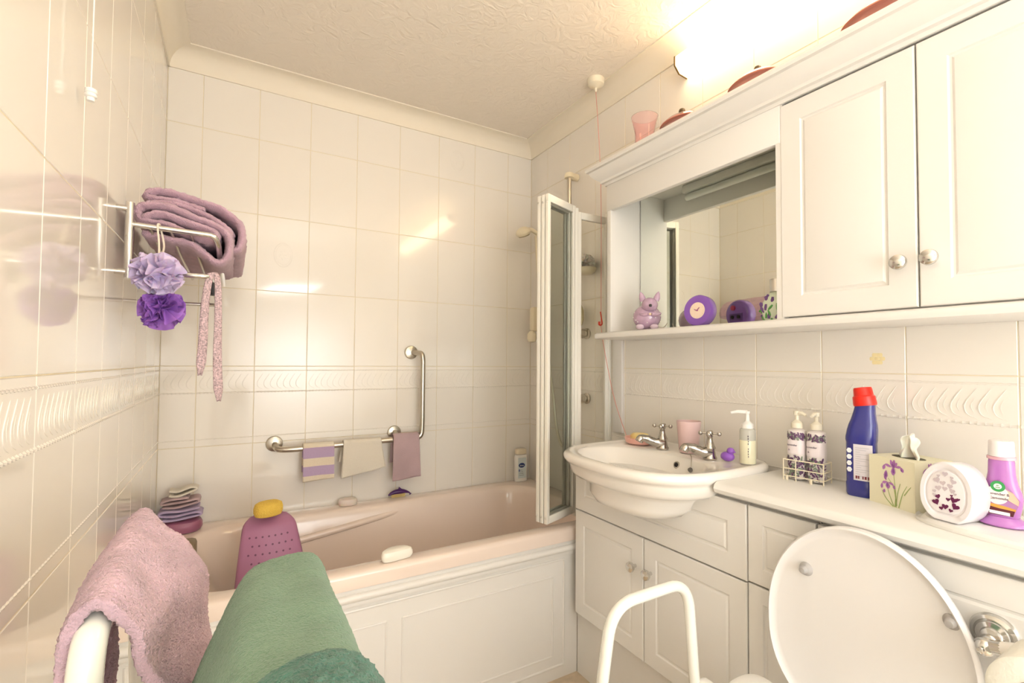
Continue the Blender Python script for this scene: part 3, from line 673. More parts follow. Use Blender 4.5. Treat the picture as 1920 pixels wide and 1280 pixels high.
# ------------------------------------------------------------------ grab rails and flannels
gr = thing('grab_rail', 'cranked chrome grab rail on the back wall above the bath', 'grab rail', (.7, -.02, .85))
b = MB()
P = fillet([(.398, -.006, .853), (.402, -.052, .835), (.45, -.064, .833), (.90, -.064, .842), (1.018, -.064, .842), (1.022, -.064, .90), (1.022, -.064, 1.215), (1.018, -.060, 1.243), (.985, -.004, 1.248)], .03)
b.tube(P, .0125, 14); b.done('rail_tube', CHRD, gr)
for x, z in ((.397, .853), (.983, 1.248), (.905, .866)):
    MB().lathe([(0, 0), (.03, 0), (.033, -.004), (.030, -.012), (.018, -.016), (0, -.017)], (x, 0, z), 24, mtx=Matrix.Rotation(-PI / 2, 3, 'X')).done('wall_flange', CHRD, gr) if False else MB().lathe([(0, 0), (.03, 0), (.033, .004), (.030, .012), (.018, .016), (0, .017)], (x, 0, z), 24, mtx=Matrix.Rotation(PI / 2, 3, 'X')).done('wall_flange', CHRD, gr)
MB().tube(crom([(.905, 0, .866), (.902, -.035, .868), (.90, -.064, .845)], 5), .011, 12).done('centre_bracket', CHRD, gr)
def flannel(label, x0, x1, zt, zb0, zb1, m, seed, back=.75, stripes=None, fl=0, y0=-.064, r=.0165):
    def g(u, v):
        x = x0 + (x1 - x0) * v; zb = zb0 + (zb1 - zb0) * v; L = zt - zb
        wv = .004 * math.sin(v * 7 + seed)
        if u < .36: t = 1 - u / .36; return (x + fl * t * (v - .5), y0 + r, zt - .002 - t * L * back * .98)
        if u < .5: a = (u - .36) / .14 * PI; return (x, y0 + r * math.cos(a), zt + r * math.sin(a) * .9)
        t = (u - .5) / .5
        return (x + fl * t * (v - .3), y0 - r - wv * t - .004 * t, zt - t * L)
    o = cloth('flannel', g, 64, 30, .005, m, None, .0009, 300); return tag(o, label, 'flannel', 'flannels on the grab rail')
f1 = flannel('lilac and cream striped flannel, leftmost on the grab rail', .500, .624, .838, .695, .70, LILT, 1)
# stripe colouring of the striped flannel (woven bands along its height)
ms = LILT.copy(); ms.name = 'striped_terry'; nt = ms.node_tree; N = nt.nodes.new; K = nt.links.new; bs = nt.nodes['Principled BSDF']
tc = N('ShaderNodeTexCoord'); sx = N('ShaderNodeSeparateXYZ'); K(tc.outputs['Object'], sx.inputs[0])
rp = N('ShaderNodeValToRGB'); mr = N('ShaderNodeMapRange'); mr.inputs[1].default_value = .69; mr.inputs[2].default_value = .86; K(sx.outputs[2], mr.inputs[0]); K(mr.outputs[0], rp.inputs[0])
rp.color_ramp.interpolation = 'CONSTANT'; e = rp.color_ramp.elements
cc1 = (.86, .76, .60, 1); cc2 = (.55, .40, .60, 1)
e[0].position = 0; e[0].color = cc1; e[1].position = .17; e[1].color = cc2
for p_, c_ in ((.40, cc1), (.60, cc2), (.86, cc1)): x = e.new(p_); x.color = c_
K(rp.outputs[0], bs.inputs['Base Color']); f1.data.materials[0] = ms
flannel('plain cream flannel in the middle of the grab rail', .662, .826, .84, .692, .725, CREAMT, 3, .55, fl=.03)
flannel('dusty pink flannel at the right end of the grab rail', .880, 1.002, .849, .655, .665, DUSTT, 6, .6, fl=.012, r=.02)

# ------------------------------------------------------------------ things on the bath rim
RZ = .566
def pad_shape(c, sx, sy, h, n=2.6, ax=0, z0=0, bend=0):
    prof = [(.72, 0), (.9, .06), (1, .3), (1, .6), (.92, .85), (.7, .97), (.3, 1)]
    R = []
    for s_, t in prof:
        r = []
        for k in range(36):
            a = 2 * PI * k / 36; ca, sa = math.cos(a), math.sin(a)
            rr = (abs(ca) ** n + abs(sa) ** n) ** (-1 / n) * s_
            x, y = sx * rr * ca, sy * rr * sa; y += bend * (x / sx) ** 2
            r.append(Vector((c[0] + x * math.cos(ax) - y * math.sin(ax), c[1] + x * math.sin(ax) + y * math.cos(ax), c[2] + h * t)))
        R.append(r)
    return MB().rings(R)
tag(pad_shape((.086, -.088, RZ), .068, .055, .046).done('soap_box', mat('plum_box', (.34, .12, .20), .4)), 'plum plastic box at the bottom of the cloth pile in the bath corner', 'box')
def fl_pile(label, z, pts, y0, y1, m, seed):
    o = folded('folded_flannel', [(x, z + dz) for x, dz in pts], y0, y1, .008, m, 60, 14, .001, .004, seed); return tag(o, label, 'flannel', 'folded cloths in the bath corner')
fl_pile('lilac folded flannel between plum box and pink flannel in bath corner', .619, [(.03, .004), (.06, 0), (.13, .006), (.152, .014), (.13, .02), (.07, .014), (.03, .018), (.022, .027), (.04, .033), (.10, .03), (.145, .036)], -.135, -.045, LILT, 1)
fl_pile('dusty pink folded flannel under the cream cloth in bath corner', .661, [(.03, .004), (.07, 0), (.12, .010), (.142, .018), (.135, .026), (.09, .018), (.035, .016), (.028, .024), (.06, .03), (.11, .032)], -.13, -.05, DUSTT, 2)
fl_pile('cream crumpled cloth on top of the pile in bath corner', .703, [(.05, .004), (.08, 0), (.12, .012), (.135, .02), (.115, .026), (.075, .015), (.05, .02)], -.12, -.055, CREAMT, 3)
tag(pad_shape((.69, -.052, RZ), .040, .025, .032).done('soap_bar', mat('ivory_soap', (.82, .72, .64), .35, sss=.2)), 'small pale soap bar on the back rim of the bath under the cream flannel', 'soap')
tag(pad_shape((.706, -.737, RZ), .052, .024, .036, 2.2, .12, bend=-.010).done('soap_bar', mat('white_soap', (.90, .86, .76), .3, coat=.3)), 'white curved soap bar on the front rim of the bath', 'soap')
nb = thing('nail_brush', 'dark purple dolphin shaped nail brush on the back bath rim', 'brush', (.92, -.045, RZ))
MB().tube(crom([(.870, -.045, .582), (.885, -.045, .589), (.905, -.045, .594), (.93, -.045, .594), (.95, -.045, .591), (.968, -.045, .584), (.975, -.045, .576)], 4), [.002, .004, .0055, .007, .008, .009, .0095, .0105, .011, .0115, .0118, .0118, .0115, .011, .010, .009, .008, .007, .006, .005, .0042, .0035, .0035, .005, .007], 12, .85).done('dolphin_handle', DPUR, nb)
MB().prism([(.915, -.047, .602), (.935, -.047, .603), (.921, -.047, .616)], (0, .005, 0)).done('fin', DPUR, nb)
b = MB()
for i in range(16):
    for j in range(3): b.tube([(.887 + i * .004, -.050 + j * .005, .569), (.887 + i * .004, -.050 + j * .005, .586)], .0013, 4)
o = b.done('bristles', mat('yellow_bristles', (.80, .62, .25), .6), nb); o['kind'] = 'stuff'
sb = thing('lotion_bottle', 'white lotion bottle with blue oval badge in the far bath corner', 'bottle', (1.58, -.055, RZ))
def rbottle(c, hx, hy, prof, name, m, parent, n=3.2, rz=0, seg=40):
    R = []
    for s_, t, z in prof:
        r = []
        for k in range(seg):
            a = 2 * PI * k / seg; ca, sa = math.cos(a), math.sin(a); rr = (abs(ca) ** n + abs(sa) ** n) ** (-1 / n)
            x, y = hx * s_ * rr * ca, hy * t * rr * sa
            r.append(Vector((c[0] + x * math.cos(rz) - y * math.sin(rz), c[1] + x * math.sin(rz) + y * math.cos(rz), c[2] + z)))
        R.append(r)
    return MB().rings(R).done(name, m, parent)
rbottle((1.578, -.052, RZ), .036, .02, [(.9, .8, 0), (1, 1, .005), (1, 1, .12), (.97, .95, .135), (.85, .8, .142), (.5, .6, .144)], 'bottle', WPL, sb)
rbottle((1.578, -.052, RZ), .033, .018, [(.6, .8, .144), (.95, 1, .146), (.95, 1, .168), (.85, .9, .172)], 'cap', mat('cream_cap', (.80, .70, .52), .35), sb)
LY_ = -.0728
def flat(name, pts, m, parent, d=(0, .0006, 0)): return MB().prism(pts, d).done(name, m, parent, 20)
flat('label', [(1.551, LY_, RZ + .02), (1.600, LY_, RZ + .02), (1.600, LY_, RZ + .128), (1.551, LY_, RZ + .128)], mat('pale_blue_label', (.66, .74, .76), .4), sb)
ov = lambda cx, cz, a, bb, y: [(cx + a * math.cos(t * PI / 12), y, cz + bb * math.sin(t * PI / 12)) for t in range(24)]
flat('badge', ov(1.573, RZ + .088, .019, .0125, LY_ - .0005), mat('navy_badge', (.02, .05, .20), .4), sb)
text('Dove', .011, WPL, sb, (1.573, LY_ - .0015, RZ + .084), (1, 0, 0), (0, 0, 1))
for i in range(4): flat('label_line', [(1.556, LY_ - .0004, RZ + .034 + i * .009), (1.556 + .03 - i * .003, LY_ - .0004, RZ + .034 + i * .009), (1.556 + .03 - i * .003, LY_ - .0004, RZ + .037 + i * .009), (1.556, LY_ - .0004, RZ + .037 + i * .009)], mat('grey_print', (.35, .38, .42), .5), sb)
flat('drop_mark', ov(1.558, RZ + .062, .004, .007, LY_ - .0006), mat('blue_print', (.12, .16, .40), .5), sb)

# bath backrest: perforated purple cushion on a frame standing in the bath
br = thing('bath_support', 'purple perforated bath backrest standing inside the left end of the bath', 'backrest', (.36, -.40, .2))
def brf(u, v):
    s_ = v * 2 - 1
    z = .24 + .42 * u; y = -.52 + .15 * u
    hw = .128 - .052 * u ** 1.5
    if u > .9: k = (u - .9) / .1; hw *= math.sqrt(max(.12, 1 - k * k * .7)); y += .035 * k; z -= .012 * k
    x = .362 + .018 * (1 - u) + s_ * hw
    y += .020 * s_ * s_ + .006
    return Vector((x, y, z))
cloth('cushion', brf, 40, 24, .022, PADM, br)
b = MB()
for i in range(9):
    for j in range(7):
        u = .34 + i * .062; v = .16 + (j + (i % 2) * .5) * .105
        if v > .88: continue
        p = brf(u, v); q = brf(u + .01, v) - p; n = q.cross(brf(u, v + .01) - p).normalized(); n = n if n.y < 0 else -n
        b.lathe([(0, 0), (.0034, 0), (.0034, .0006), (0, .0006)], p + n * .0112, 8, mtx=n.to_track_quat('Z', 'X').to_matrix())
o = b.done('drain_holes', mat('dark_plum', (.16, .06, .12), .6), br); o['kind'] = 'stuff'
b = MB()
for x in (.30, .42): b.tube([(x, -.34, .60), (x, -.36, .21)], .008, 8)
b.box(.28, .46, -.55, -.33, .19, .215, .006); b.done('stand', WPL, br)
tag(pad_shape((.358, -.375, .660), .047, .034, .050, 2.3, .35).done('bath_sponge', SPON), 'yellow oval sponge resting on top of the purple backrest', 'sponge')

# ------------------------------------------------------------------ folded walking frame and its towels
wf = thing('walking_frame', 'folded white tubular walking frame with towels over both side rails', 'walking frame', (.23, -1.75, 0))
TUB = mat('white_enamel_tube', (.86, .85, .78), .18, coat=.6)
for x, zt, yf, yn in ((.147, .984, -1.53, -1.803), (.292, .978, -1.76, -2.03)):
    P = fillet([(x - .006, yn - .05, .0), (x, yn - .01, .55), (x + .002, yn, zt), (x - .002, yf, zt), (x, yf + .10, .5), (x, yf + .14, 0)], .042, 9)
    MB().tube(P, .0118, 18).done('side_frame', TUB, wf)
    for y in (yn - .05, yf + .14): MB().lathe([(0, 0), (.019, 0), (.020, .01), (.0175, .03), (0, .03)], (x - (.006 if y < -1.9 else 0), y, 0), 16).done('rubber_foot', BLK, wf)
for z in (.45, .72): MB().tube([(.149, -1.815, z - .05), (.292, -2.035, z - .05)], .011, 12).done('cross_bar', TUB, wf)
MB().tube([(.146, -1.492, .64), (.292, -1.60, .64)], .011, 12).done('cross_bar', TUB, wf)
MB().box(.186, .2045, -1.51, -1.475, .88, .955, .006).done('hinge_pad', BRN, wf)
MB().tube([(.195, -1.492, .64), (.195, -1.492, .885)], .008, 10).done('hinge_stem', TUB, wf)

PS = [(-1.788, [(.133, .70), (.133, .85), (.133, .955), (.138, .990), (.149, 1.004), (.159, 1.0), (.167, .982), (.176, .955), (.190, .925), (.198, .85), (.20, .70)]),
      (-1.74, [(.122, .70), (.123, .85), (.127, .955), (.136, .998), (.150, 1.011), (.162, 1.003), (.175, .98), (.190, .945), (.203, .88), (.208, .78), (.208, .70)]),
      (-1.66, [(.116, .70), (.118, .85), (.124, .96), (.135, 1.0), (.151, 1.017), (.167, 1.007), (.187, .985), (.204, .95), (.215, .89), (.219, .79), (.219, .70)]),
      (-1.60, [(.118, .70), (.120, .86), (.127, .97), (.138, 1.004), (.152, 1.019), (.172, 1.005), (.192, .984), (.207, .955), (.217, .91), (.220, .83), (.219, .70)]),
      (-1.55, [(.124, .72), (.126, .86), (.131, .97), (.140, 1.003), (.152, 1.015), (.172, .994), (.192, .973), (.206, .944), (.215, .905), (.218, .82), (.216, .71)])]
SF = [(y, pathfn([(x, 0, z) for x, z in p], 8)) for y, p in PS]
def surf(SF, u, v):
    ys = [s_[0] for s_ in SF]; t = u * (len(SF) - 1); i = min(int(t), len(SF) - 2); k = t - i
    ks = k
    pts = [SF[max(i - 1, 0)], SF[i], SF[i + 1], SF[min(i + 2, len(SF) - 1)]]
    q = [p[1](v) for p in pts]; yy = [p[0] for p in pts]
    c = lambda a, b_, c_, d: .5 * ((2 * b_) + (c_ - a) * ks + (2 * a - 5 * b_ + 4 * c_ - d) * ks * ks + (3 * b_ - a - 3 * c_ + d) * ks ** 3)
    r = c(q[0], q[1], q[2], q[3]); return Vector((r.x, c(*yy), r.z))
def pinkf(u, v):
    p = surf(SF, u, v)
    # soft valley and hem roll on the hanging right side
    if v > .5:
        k = min(1, (v - .5) / .25); p.x += .007 * k * math.sin(u * 9.5 + v * 5 - 1.2) - .004 * k * math.exp(-((u - .35) / .09) ** 2)
        p.x -= .0
    rd = math.exp(-((v - (.56 + .10 * u)) / .035) ** 2) * .006 + math.exp(-((v - (.66 + .22 * u)) / .03) ** 2) * .005 - math.exp(-((v - (.61 + .16 * u)) / .04) ** 2) * .003
    p += Vector((.75, 0, .55)) * rd + Vector((1, .3, .6)) * noise.noise(p * 22) * .004
    return p
tag(cloth('hand_towel', pinkf, 200, 240, .008, PINKT, None, .0021, 420), 'pale pink towel draped over the left rail of the white walking frame', 'towel')

GSs = [(-2.06, [(.225, .80), (.232, .88), (.240, .965), (.249, .992), (.266, 1.0), (.29, 1.002), (.312, 1.0), (.328, .990), (.337, .96), (.34, .86), (.34, .78)]),
       (-1.95, [(.215, .80), (.224, .88), (.238, .965), (.2495, .992), (.266, 1.0), (.29, 1.002), (.310, 1.0), (.324, .990), (.333, .96), (.337, .86), (.337, .78)]),
       (-1.86, [(.196, .80), (.210, .88), (.237, .960), (.252, .993), (.268, 1.0), (.29, 1.0), (.308, .999), (.322, .990), (.330, .96), (.334, .86), (.334, .78)]),
       (-1.78, [(.190, .79), (.205, .87), (.240, .958), (.257, .992), (.271, .999), (.291, 1.0), (.310, .999), (.323, .990), (.331, .96), (.334, .86), (.334, .78)]),
       (-1.735, [(.195, .79), (.212, .87), (.245, .950), (.262, .983), (.274, .992), (.293, .995), (.312, .992), (.324, .982), (.331, .95), (.334, .86), (.334, .78)]),
       (-1.715, [(.21, .79), (.225, .86), (.255, .935), (.268, .962), (.278, .972), (.295, .975), (.312, .972), (.322, .962), (.328, .93), (.330, .85), (.330, .78)]),
       (-1.705, [(.22, .77), (.235, .82), (.262, .88), (.272, .90), (.282, .905), (.296, .907), (.310, .905), (.318, .90), (.324, .88), (.326, .83), (.326, .77)])]
GF = [(y, pathfn([(x, 0, z) for x, z in p], 8)) for y, p in GSs]
def greenf(u, v):
    p = surf(GF, u, v)
    p += Vector((.3, 0, 1)) * noise.noise(Vector((p.x * 30, p.y * 9, p.z * 8))) * .006
    if v < .3: p.x += .006 * math.sin(u * 14) * (1 - v / .3)
    return p
gt = tag(cloth('bath_towel', greenf, 170, 150, .007, GREENT, None, .0010, 420), 'sage green towel draped over the right rail of the walking frame', 'towel')
def tealf(u, v):
    y = -2.06 + .165 * u; uu = (y + 2.06) / .345 * .5
    vv = .33 + .42 * v; yy = -2.06 + (.085 + .026 * v) * u
    
    lo, hi = 0., .6
    for _ in range(14):
        m_ = (lo + hi) / 2
        if surf(GF, m_, .5).y < yy: lo = m_
        else: hi = m_
    p = greenf(lo, vv); k = min(1, (1 - u) * 14) ** .5
    return p + Vector((0, 0, .0055 + .005 * k))
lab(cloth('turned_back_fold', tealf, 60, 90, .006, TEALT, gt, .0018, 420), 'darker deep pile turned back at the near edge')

# ------------------------------------------------------------------ things on the worktop
ZW = .885
tb = thing('bottle_caddy', 'cream wire caddy beside the basin holding two floral bottles', 'caddy', (1.59, -1.565, ZW))
CW = mat('cream_wire', (.86, .78, .60), .4)
DX = Vector((.14, -.99, 0)).normalized(); NX = Vector((-DX.y * -1, DX.x * -1, 0)); NX = Vector((-.99, -.14, 0)).normalized()
c0 = Vector((1.588, -1.566, ZW))
def pt(a, n, z): return c0 + DX * a + NX * n + Vector((0, 0, z))
for z in (.012, .032, .056):
    P = [pt(-.05, -.026, z), pt(.05, -.026, z), pt(.05, .028, z), pt(-.05, .028, z), pt(-.05, -.026, z)]
    q = MB()
    for a, c_ in zip(P, P[1:]): q.tube([a, c_], .0016, 6)
    q.done('wire_hoop', CW, tb)
for a, n in ((-.05, -.026), (.05, -.026), (.05, .028), (-.05, .028), (-.018, .028)): MB().tube([pt(a, n, .0), pt(a, n, .057)], .0016, 6).done('wire_upright', CW, tb)
for a in (-.04, .02): MB().tube([pt(a, .028, .012), pt(a, .030, .004), pt(a, .028, 0)], .0035, 8).done('caddy_foot', CW, tb)
FW = mat('floral_white', (.78, .72, .70), .3); PB = mat('dark_floral', (.13, .055, .13), .4); PB2 = mat('floral_green', (.22, .27, .20), .4)
for i, (a, lbl) in enumerate(((-.0245, 'left lavender print pump bottle in the cream caddy'), (.0245, 'right lavender print pump bottle in the cream caddy'))):
    t = thing('pump_bottle', lbl, 'soap bottle', tuple(pt(a, 0, 0)), 'floral pump bottles in the caddy')
    c_ = pt(a, 0, .004)
    rz = math.atan2(DX.y, DX.x)
    rbottle(c_, .0225, .021, [(.9, .9, 0), (1, 1, .004), (1, 1, .122), (.93, .93, .131), (.5, .5, .136), (.4, .4, .138)], 'bottle', FW, t, 2.6, rz)
    q = MB(); q.lathe([(0, 0), (.0145, 0), (.0145, .014), (.008, .020), (.005, .022), (.0045, .034), (.008, .036), (.008, .046), (0, .048)], c_ + Vector((0, 0, .138)), 18)
    d_ = DX * .9 + NX * .3 if i == 0 else NX * .8 - DX * .1
    q.tube([c_ + Vector((0, 0, .178)), c_ + d_ * .018 + Vector((0, 0, .179)), c_ + d_ * .030 + Vector((0, 0, .174))], [.006, .0055, .004], 8); q.done('pump', mat('clear_cream_pump', (.82, .76, .62), .25), t)
    random.seed(20 + i)
    for nm, mm, n in (('lavender_sprigs', PB, 120), ('green_sprigs', PB2, 60)):
        b = MB()
        for k in range(n):
            z = random.choice((random.uniform(.108, .124), random.uniform(.006, .062), random.uniform(.006, .062)))
            th = random.uniform(-1.75, 1.25); sa, ca = math.sin(th), math.cos(th); rr = (abs(ca) ** 2.6 + abs(sa) ** 2.6) ** (-1 / 2.6) * .0219
            p = c_ + DX * rr * sa + NX * rr * ca + Vector((0, 0, z)); nn = (DX * sa + NX * ca)
            mx = nn.to_track_quat('Z', 'Y').to_matrix() @ Matrix.Rotation(random.uniform(-1.2, 1.2), 3, 'Z')
            b.ball(p, .0038, (.75, 1.8, .2), 6, mx)
        b.done(nm, mm, t, False)['kind'] = 'stuff'
    lb = []
    for th in np.linspace(-1.5, 1.3, 15):
        sa, ca = math.sin(th), math.cos(th); rr = (abs(ca) ** 2.6 + abs(sa) ** 2.6) ** (-1 / 2.6) * .0229
        lb.append(c_ + DX * rr * sa + NX * rr * ca)
    q = MB(); q.rings([[p + Vector((0, 0, z)) for p in lb] for z in (.068, .106)], close=False, cap0=False, cap1=False); q.done('label_band', mat('label_white', (.82, .74, .76), .4), t)
    text('lavender', .0075, LETTER, t, c_ + NX * .0235 + DX * -.004 + Vector((0, 0, .090)), DX, (0, 0, 1))
    text('&', .007, LETTER, t, c_ + NX * .0235 + DX * -.012 + Vector((0, 0, .077)), DX, (0, 0, 1))

# bleach bottle
bl = thing('bleach_bottle', 'tall dark blue cleaner bottle with red cap against the wall', 'bottle', (1.562, -1.71, ZW))
BLU = mat('navy_plastic', (.022, .026, .22), .22, coat=.4); RED = mat('red_cap_plastic', (.78, .02, .008), .3)
rzb = math.atan2(-.985, .17)
cb_ = Vector((1.562, -1.712, ZW))
DB = Vector((math.cos(rzb), math.sin(rzb), 0)); NBv = Vector((-.985, -.17, 0)).normalized()
def shear(R): return R
prof = [(.9, .9, 0), (1, 1, .006), (1, 1, .03), (.965, .96, .034), (.965, .96, .128), (1, 1, .134), (1, 1, .142), (.97, .96, .158), (.90, .88, .172), (.80, .78, .184), (.68, .72, .205), (.62, .68, .222)]
Rr = []
for s_, t_, z in prof:
    off = .0 + .010 * max(0, (z - .14) / .08); r = []
    for k in range(44):
        a = 2 * PI * k / 44; ca, sa = math.cos(a), math.sin(a); rr = (abs(ca) ** 3 + abs(sa) ** 3) ** (-1 / 3)
        r.append(cb_ + DB * (.0318 * s_ * rr * ca + off * .9) + NBv * (.027 * t_ * rr * sa) + Vector((0, 0, z)))
    Rr.append(r)
MB().rings(Rr).done('bottle', BLU, bl)
cz = cb_ + DB * .009
MB().lathe([(0, 0), (.0235, 0), (.0245, .004), (.0235, .022), (.0225, .023), (.0215, .024), (.0205, .026), (.0195, .040), (.018, .044), (0, .0455)], cz + Vector((0, 0, .218)), 32, mtx=Matrix.Rotation(-.14, 3, 'X')).done('cap', RED, bl)
def face(a, n, z): return cb_ + DB * a + NBv * n + Vector((0, 0, z))
q = MB(); lp = [(a, .0262 * (1 - .16 * (abs(a) / .034) ** 3)) for a in np.linspace(-.010, .0285, 12)]
q.rings([[face(a, n + .0014, z) for a, n in lp] for z in (.040, .126)], close=False, cap0=False, cap1=False); q.done('back_label', mat('label_grey', (.66, .62, .66), .4), bl)
q = MB()
for i in range(14):
    z = .128 - i * .0052; w0 = -.006; w1 = .022 - (i * 7 % 5) * .003
    q.prism([face(w0, .0277, z - .011), face(w1, .0270, z - .011), face(w1, .0270, z - .0096), face(w0, .0277, z - .0096)], NBv * .0003)
q.done('label_lines', mat('faint_grey_print', (.48, .46, .50), .6), bl, False)
q = MB()
for a, w in ((-.006, .004), (-.001, .003), (.008, .0025), (.0125, .004), (.019, .005)): q.prism([face(a, .0278, .044), face(a + w, .0276, .044), face(a + w, .0276, .051), face(a, .0278, .051)], NBv * .0003)
q.done('warning_marks', mat('dark_red_print', (.16, .02, .03), .5), bl, False)
for i in range(4):
    z = .064 + i * .0152
    q = MB(); q.prism([face(-.0188 + .0056 * math.cos(k * PI / 3), .0262, z + .0066 * math.sin(k * PI / 3)) for k in range(6)], NBv * .0008); h_ = q.done('white_hexagon', mat('hex_white', (.78, .80, .84), .4), bl, 20)

# tissue box
tx = thing('tissue_box', 'cream tissue box with painted purple irises and a pulled tissue', 'tissue box', (1.56, -1.80, ZW))
TB = mat('cream_card', (.82, .78, .58), .6)
A_ = Vector((1.530, -1.742, 0)); B_ = Vector((1.497, -1.843, 0)); D1 = (B_ - A_).normalized(); N1 = Vector((D1.y, -D1.x, 0)); N1 = N1 if N1.x < 0 else -N1
LB = (B_ - A_).length; TH = .108; DP = .105
q = MB(); q.rings([[A_ + v for v in (Vector((0, 0, z)), D1 * LB + Vector((0, 0, z)), D1 * LB - N1 * DP + Vector((0, 0, z)), -N1 * DP + Vector((0, 0, z)))] for z in (ZW, ZW + TH)]); o = q.done('box', TB, tx, 20)
def fp(a, z, e=.0004): return A_ + D1 * a * LB + N1 * e + Vector((0, 0, ZW + TH * z))
IRP = mat('iris_print', (.42, .17, .46), .6); IRD = mat('iris_dark_print', (.22, .07, .30), .6); IRG = mat('iris_leaf_print', (.36, .45, .16), .6)
def petal(q, fpn, a0, z0, a1, z1, w):
    p0 = Vector((a0, z0)); p1 = Vector((a1, z1)); d = (p1 - p0); n = Vector((-d.y, d.x)).normalized() * w
    pts = [p0, p0 + d * .3 + n * .7, p0 + d * .65 + n, p0 + d * .95 + n * .45, p1, p0 + d * .95 - n * .45, p0 + d * .65 - n, p0 + d * .3 - n * .7]
    q.bm.faces.new([q.bm.verts.new(fpn(p.x, p.y)) for p in pts])
def stroke(q, fpn, pts, w):
    P = crom([(x, y, 0) for x, y in pts], 6)
    L_ = []; R_ = []
    for i, p in enumerate(P):
        t = (P[min(i + 1, len(P) - 1)] - P[max(i - 1, 0)]).normalized(); n = Vector((-t.y, t.x, 0)) * w * (1 - .6 * i / len(P))
        L_.append(p + n); R_.append(p - n)
    vl = [q.bm.verts.new(fpn(p.x, p.y)) for p in L_]; vr = [q.bm.verts.new(fpn(p.x, p.y)) for p in R_]
    for i in range(len(P) - 1): q.bm.faces.new((vl[i], vl[i + 1], vr[i + 1], vr[i]))
f3 = lambda a, z: fp(a, z, .0005); f4 = lambda a, z: fp(a, z, .0008); f5 = lambda a, z: fp(a, z, .0011)
def irises(f3, f4, f5, sx=1, ox=0):
    g3, g4, g5 = [(lambda a, z, f=f: f(ox + a * sx, z)) for f in (f3, f4, f5)]
    q = MB()
    for s_ in ([(.58, .02), (.60, .25), (.58, .5), (.56, .74)], [(.56, .02), (.48, .2), (.42, .38)], [(.60, .02), (.64, .3), (.70, .52)], [(.66, .02), (.74, .3), (.84, .5)], [(.54, .02), (.38, .16), (.30, .3)], [(.62, .05), (.56, .4), (.44, .58)], [(.78, .3), (.86, .42), (.92, .50)]): stroke(q, g3, s_, .012 * sx)
    q.done('painted_stems', IRG, tx, False)
    q = MB()
    for p in ((.56, .78, .50, .97, .035), (.56, .78, .58, 1 - .02, .035), (.56, .80, .64, .93, .03), (.52, .82, .38, .86, .03), (.38, .86, .33, .74, .035), (.60, .83, .72, .86, .028), (.71, .86, .77, .76, .035), (.56, .84, .55, .66, .05),
              (.40, .74, .38, .56, .045), (.40, .52, .36, .62, .03), (.42, .50, .44, .36, .05), (.42, .50, .31, .46, .03), (.31, .46, .29, .34, .03), (.44, .50, .56, .46, .025), (.56, .46, .58, .38, .03), (.36, .34, .34, .26, .03)): petal(q, g4, *p)
    q.done('painted_petals', IRP, tx, False)
    q = MB()
    for p in ((.56, .80, .56, .70, .02), (.40, .70, .39, .60, .02), (.42, .48, .43, .40, .022), (.57, .82, .53, .90, .012), (.72, .82, .75, .77, .015)): petal(q, g5, *p)
    q.done('painted_shading', IRD, tx, False)
irises(f3, f4, f5)
C_ = A_ + D1 * LB
def sp_(a, z, e): return C_ - N1 * a * DP + D1 * e + Vector((0, 0, ZW + TH * z))
irises(lambda a, z: sp_(a, z, .0005), lambda a, z: sp_(a, z, .0008), lambda a, z: sp_(a, z, .0011), .8, -.05)
tc0 = A_ + D1 * LB * .52 - N1 * DP * .45 + Vector((0, 0, ZW + TH))
q = MB(); q.rings([[tc0 + (D1 * .036 * math.cos(a) + N1 * -.020 * math.sin(a)) + Vector((0, 0, z)) for a in [2 * PI * k / 24 for k in range(24)]] for z in (.0002, .0006)]); q.done('slot', mat('slot_shadow_card', (.10, .09, .05), .9), tx)
def tis(u, v):
    a = (v - .5) * 2; w = .030 * (1 - .55 * u) + .004 * math.sin(u * 9)
    y = .012 * math.sin(a * 5.5 + u * 2) * (1 - .3 * u) + .004 * math.sin(a * 11)
    return tc0 + D1 * (a * w + .006 * u) - N1 * y + Vector((0, 0, -.004 + .060 * u - .012 * abs(a) * u))
tag(cloth('tissue', tis, 26, 46, .0008, mat('tissue_paper', (.88, .84, .76), .8, sss=.2)), 'crumpled white tissue standing out of the iris box', 'tissue')

# air freshener
af = thing('air_freshener', 'white oval gel air freshener case with heart shaped cut outs', 'air freshener', (1.51, -1.91, ZW + .017))
AFM = mat('lilac_white_plastic', (.84, .80, .82), .32)
ac = Vector((1.468, -1.911, ZW + .009 + .056)); an = Vector((-.975, .16, .05)).normalized(); ar = Vector((-.16, -.975, 0)).normalized(); ar = (ar - an * ar.dot(an)).normalized(); au = ar.cross(an); au = au if au.z > 0 else -au
def egg(s_, d, off=0):
    r = []
    for k in range(56):
        a = 2 * PI * k / 56; x = .0455 * math.cos(a); z = .0605 * math.sin(a)
        if z < 0: x *= 1 + .10 * math.sin(a) * -1 * .2; z = -.0605 * abs(math.sin(a)) ** .8
        z = max(z, -.056)
        r.append(ac + ar * x * s_ + au * (z * s_) + an * d)
    return r
MB().rings([egg(.93, -.046), egg(.97, -.044), egg(.985, -.012), egg(1.0, .008), egg(.99, .013), egg(.95, .016), egg(.80, .0155), egg(.76, .0125), egg(.72, .0125), egg(.69, .015), egg(.2, .0165)]).done('case', AFM, af, 50)
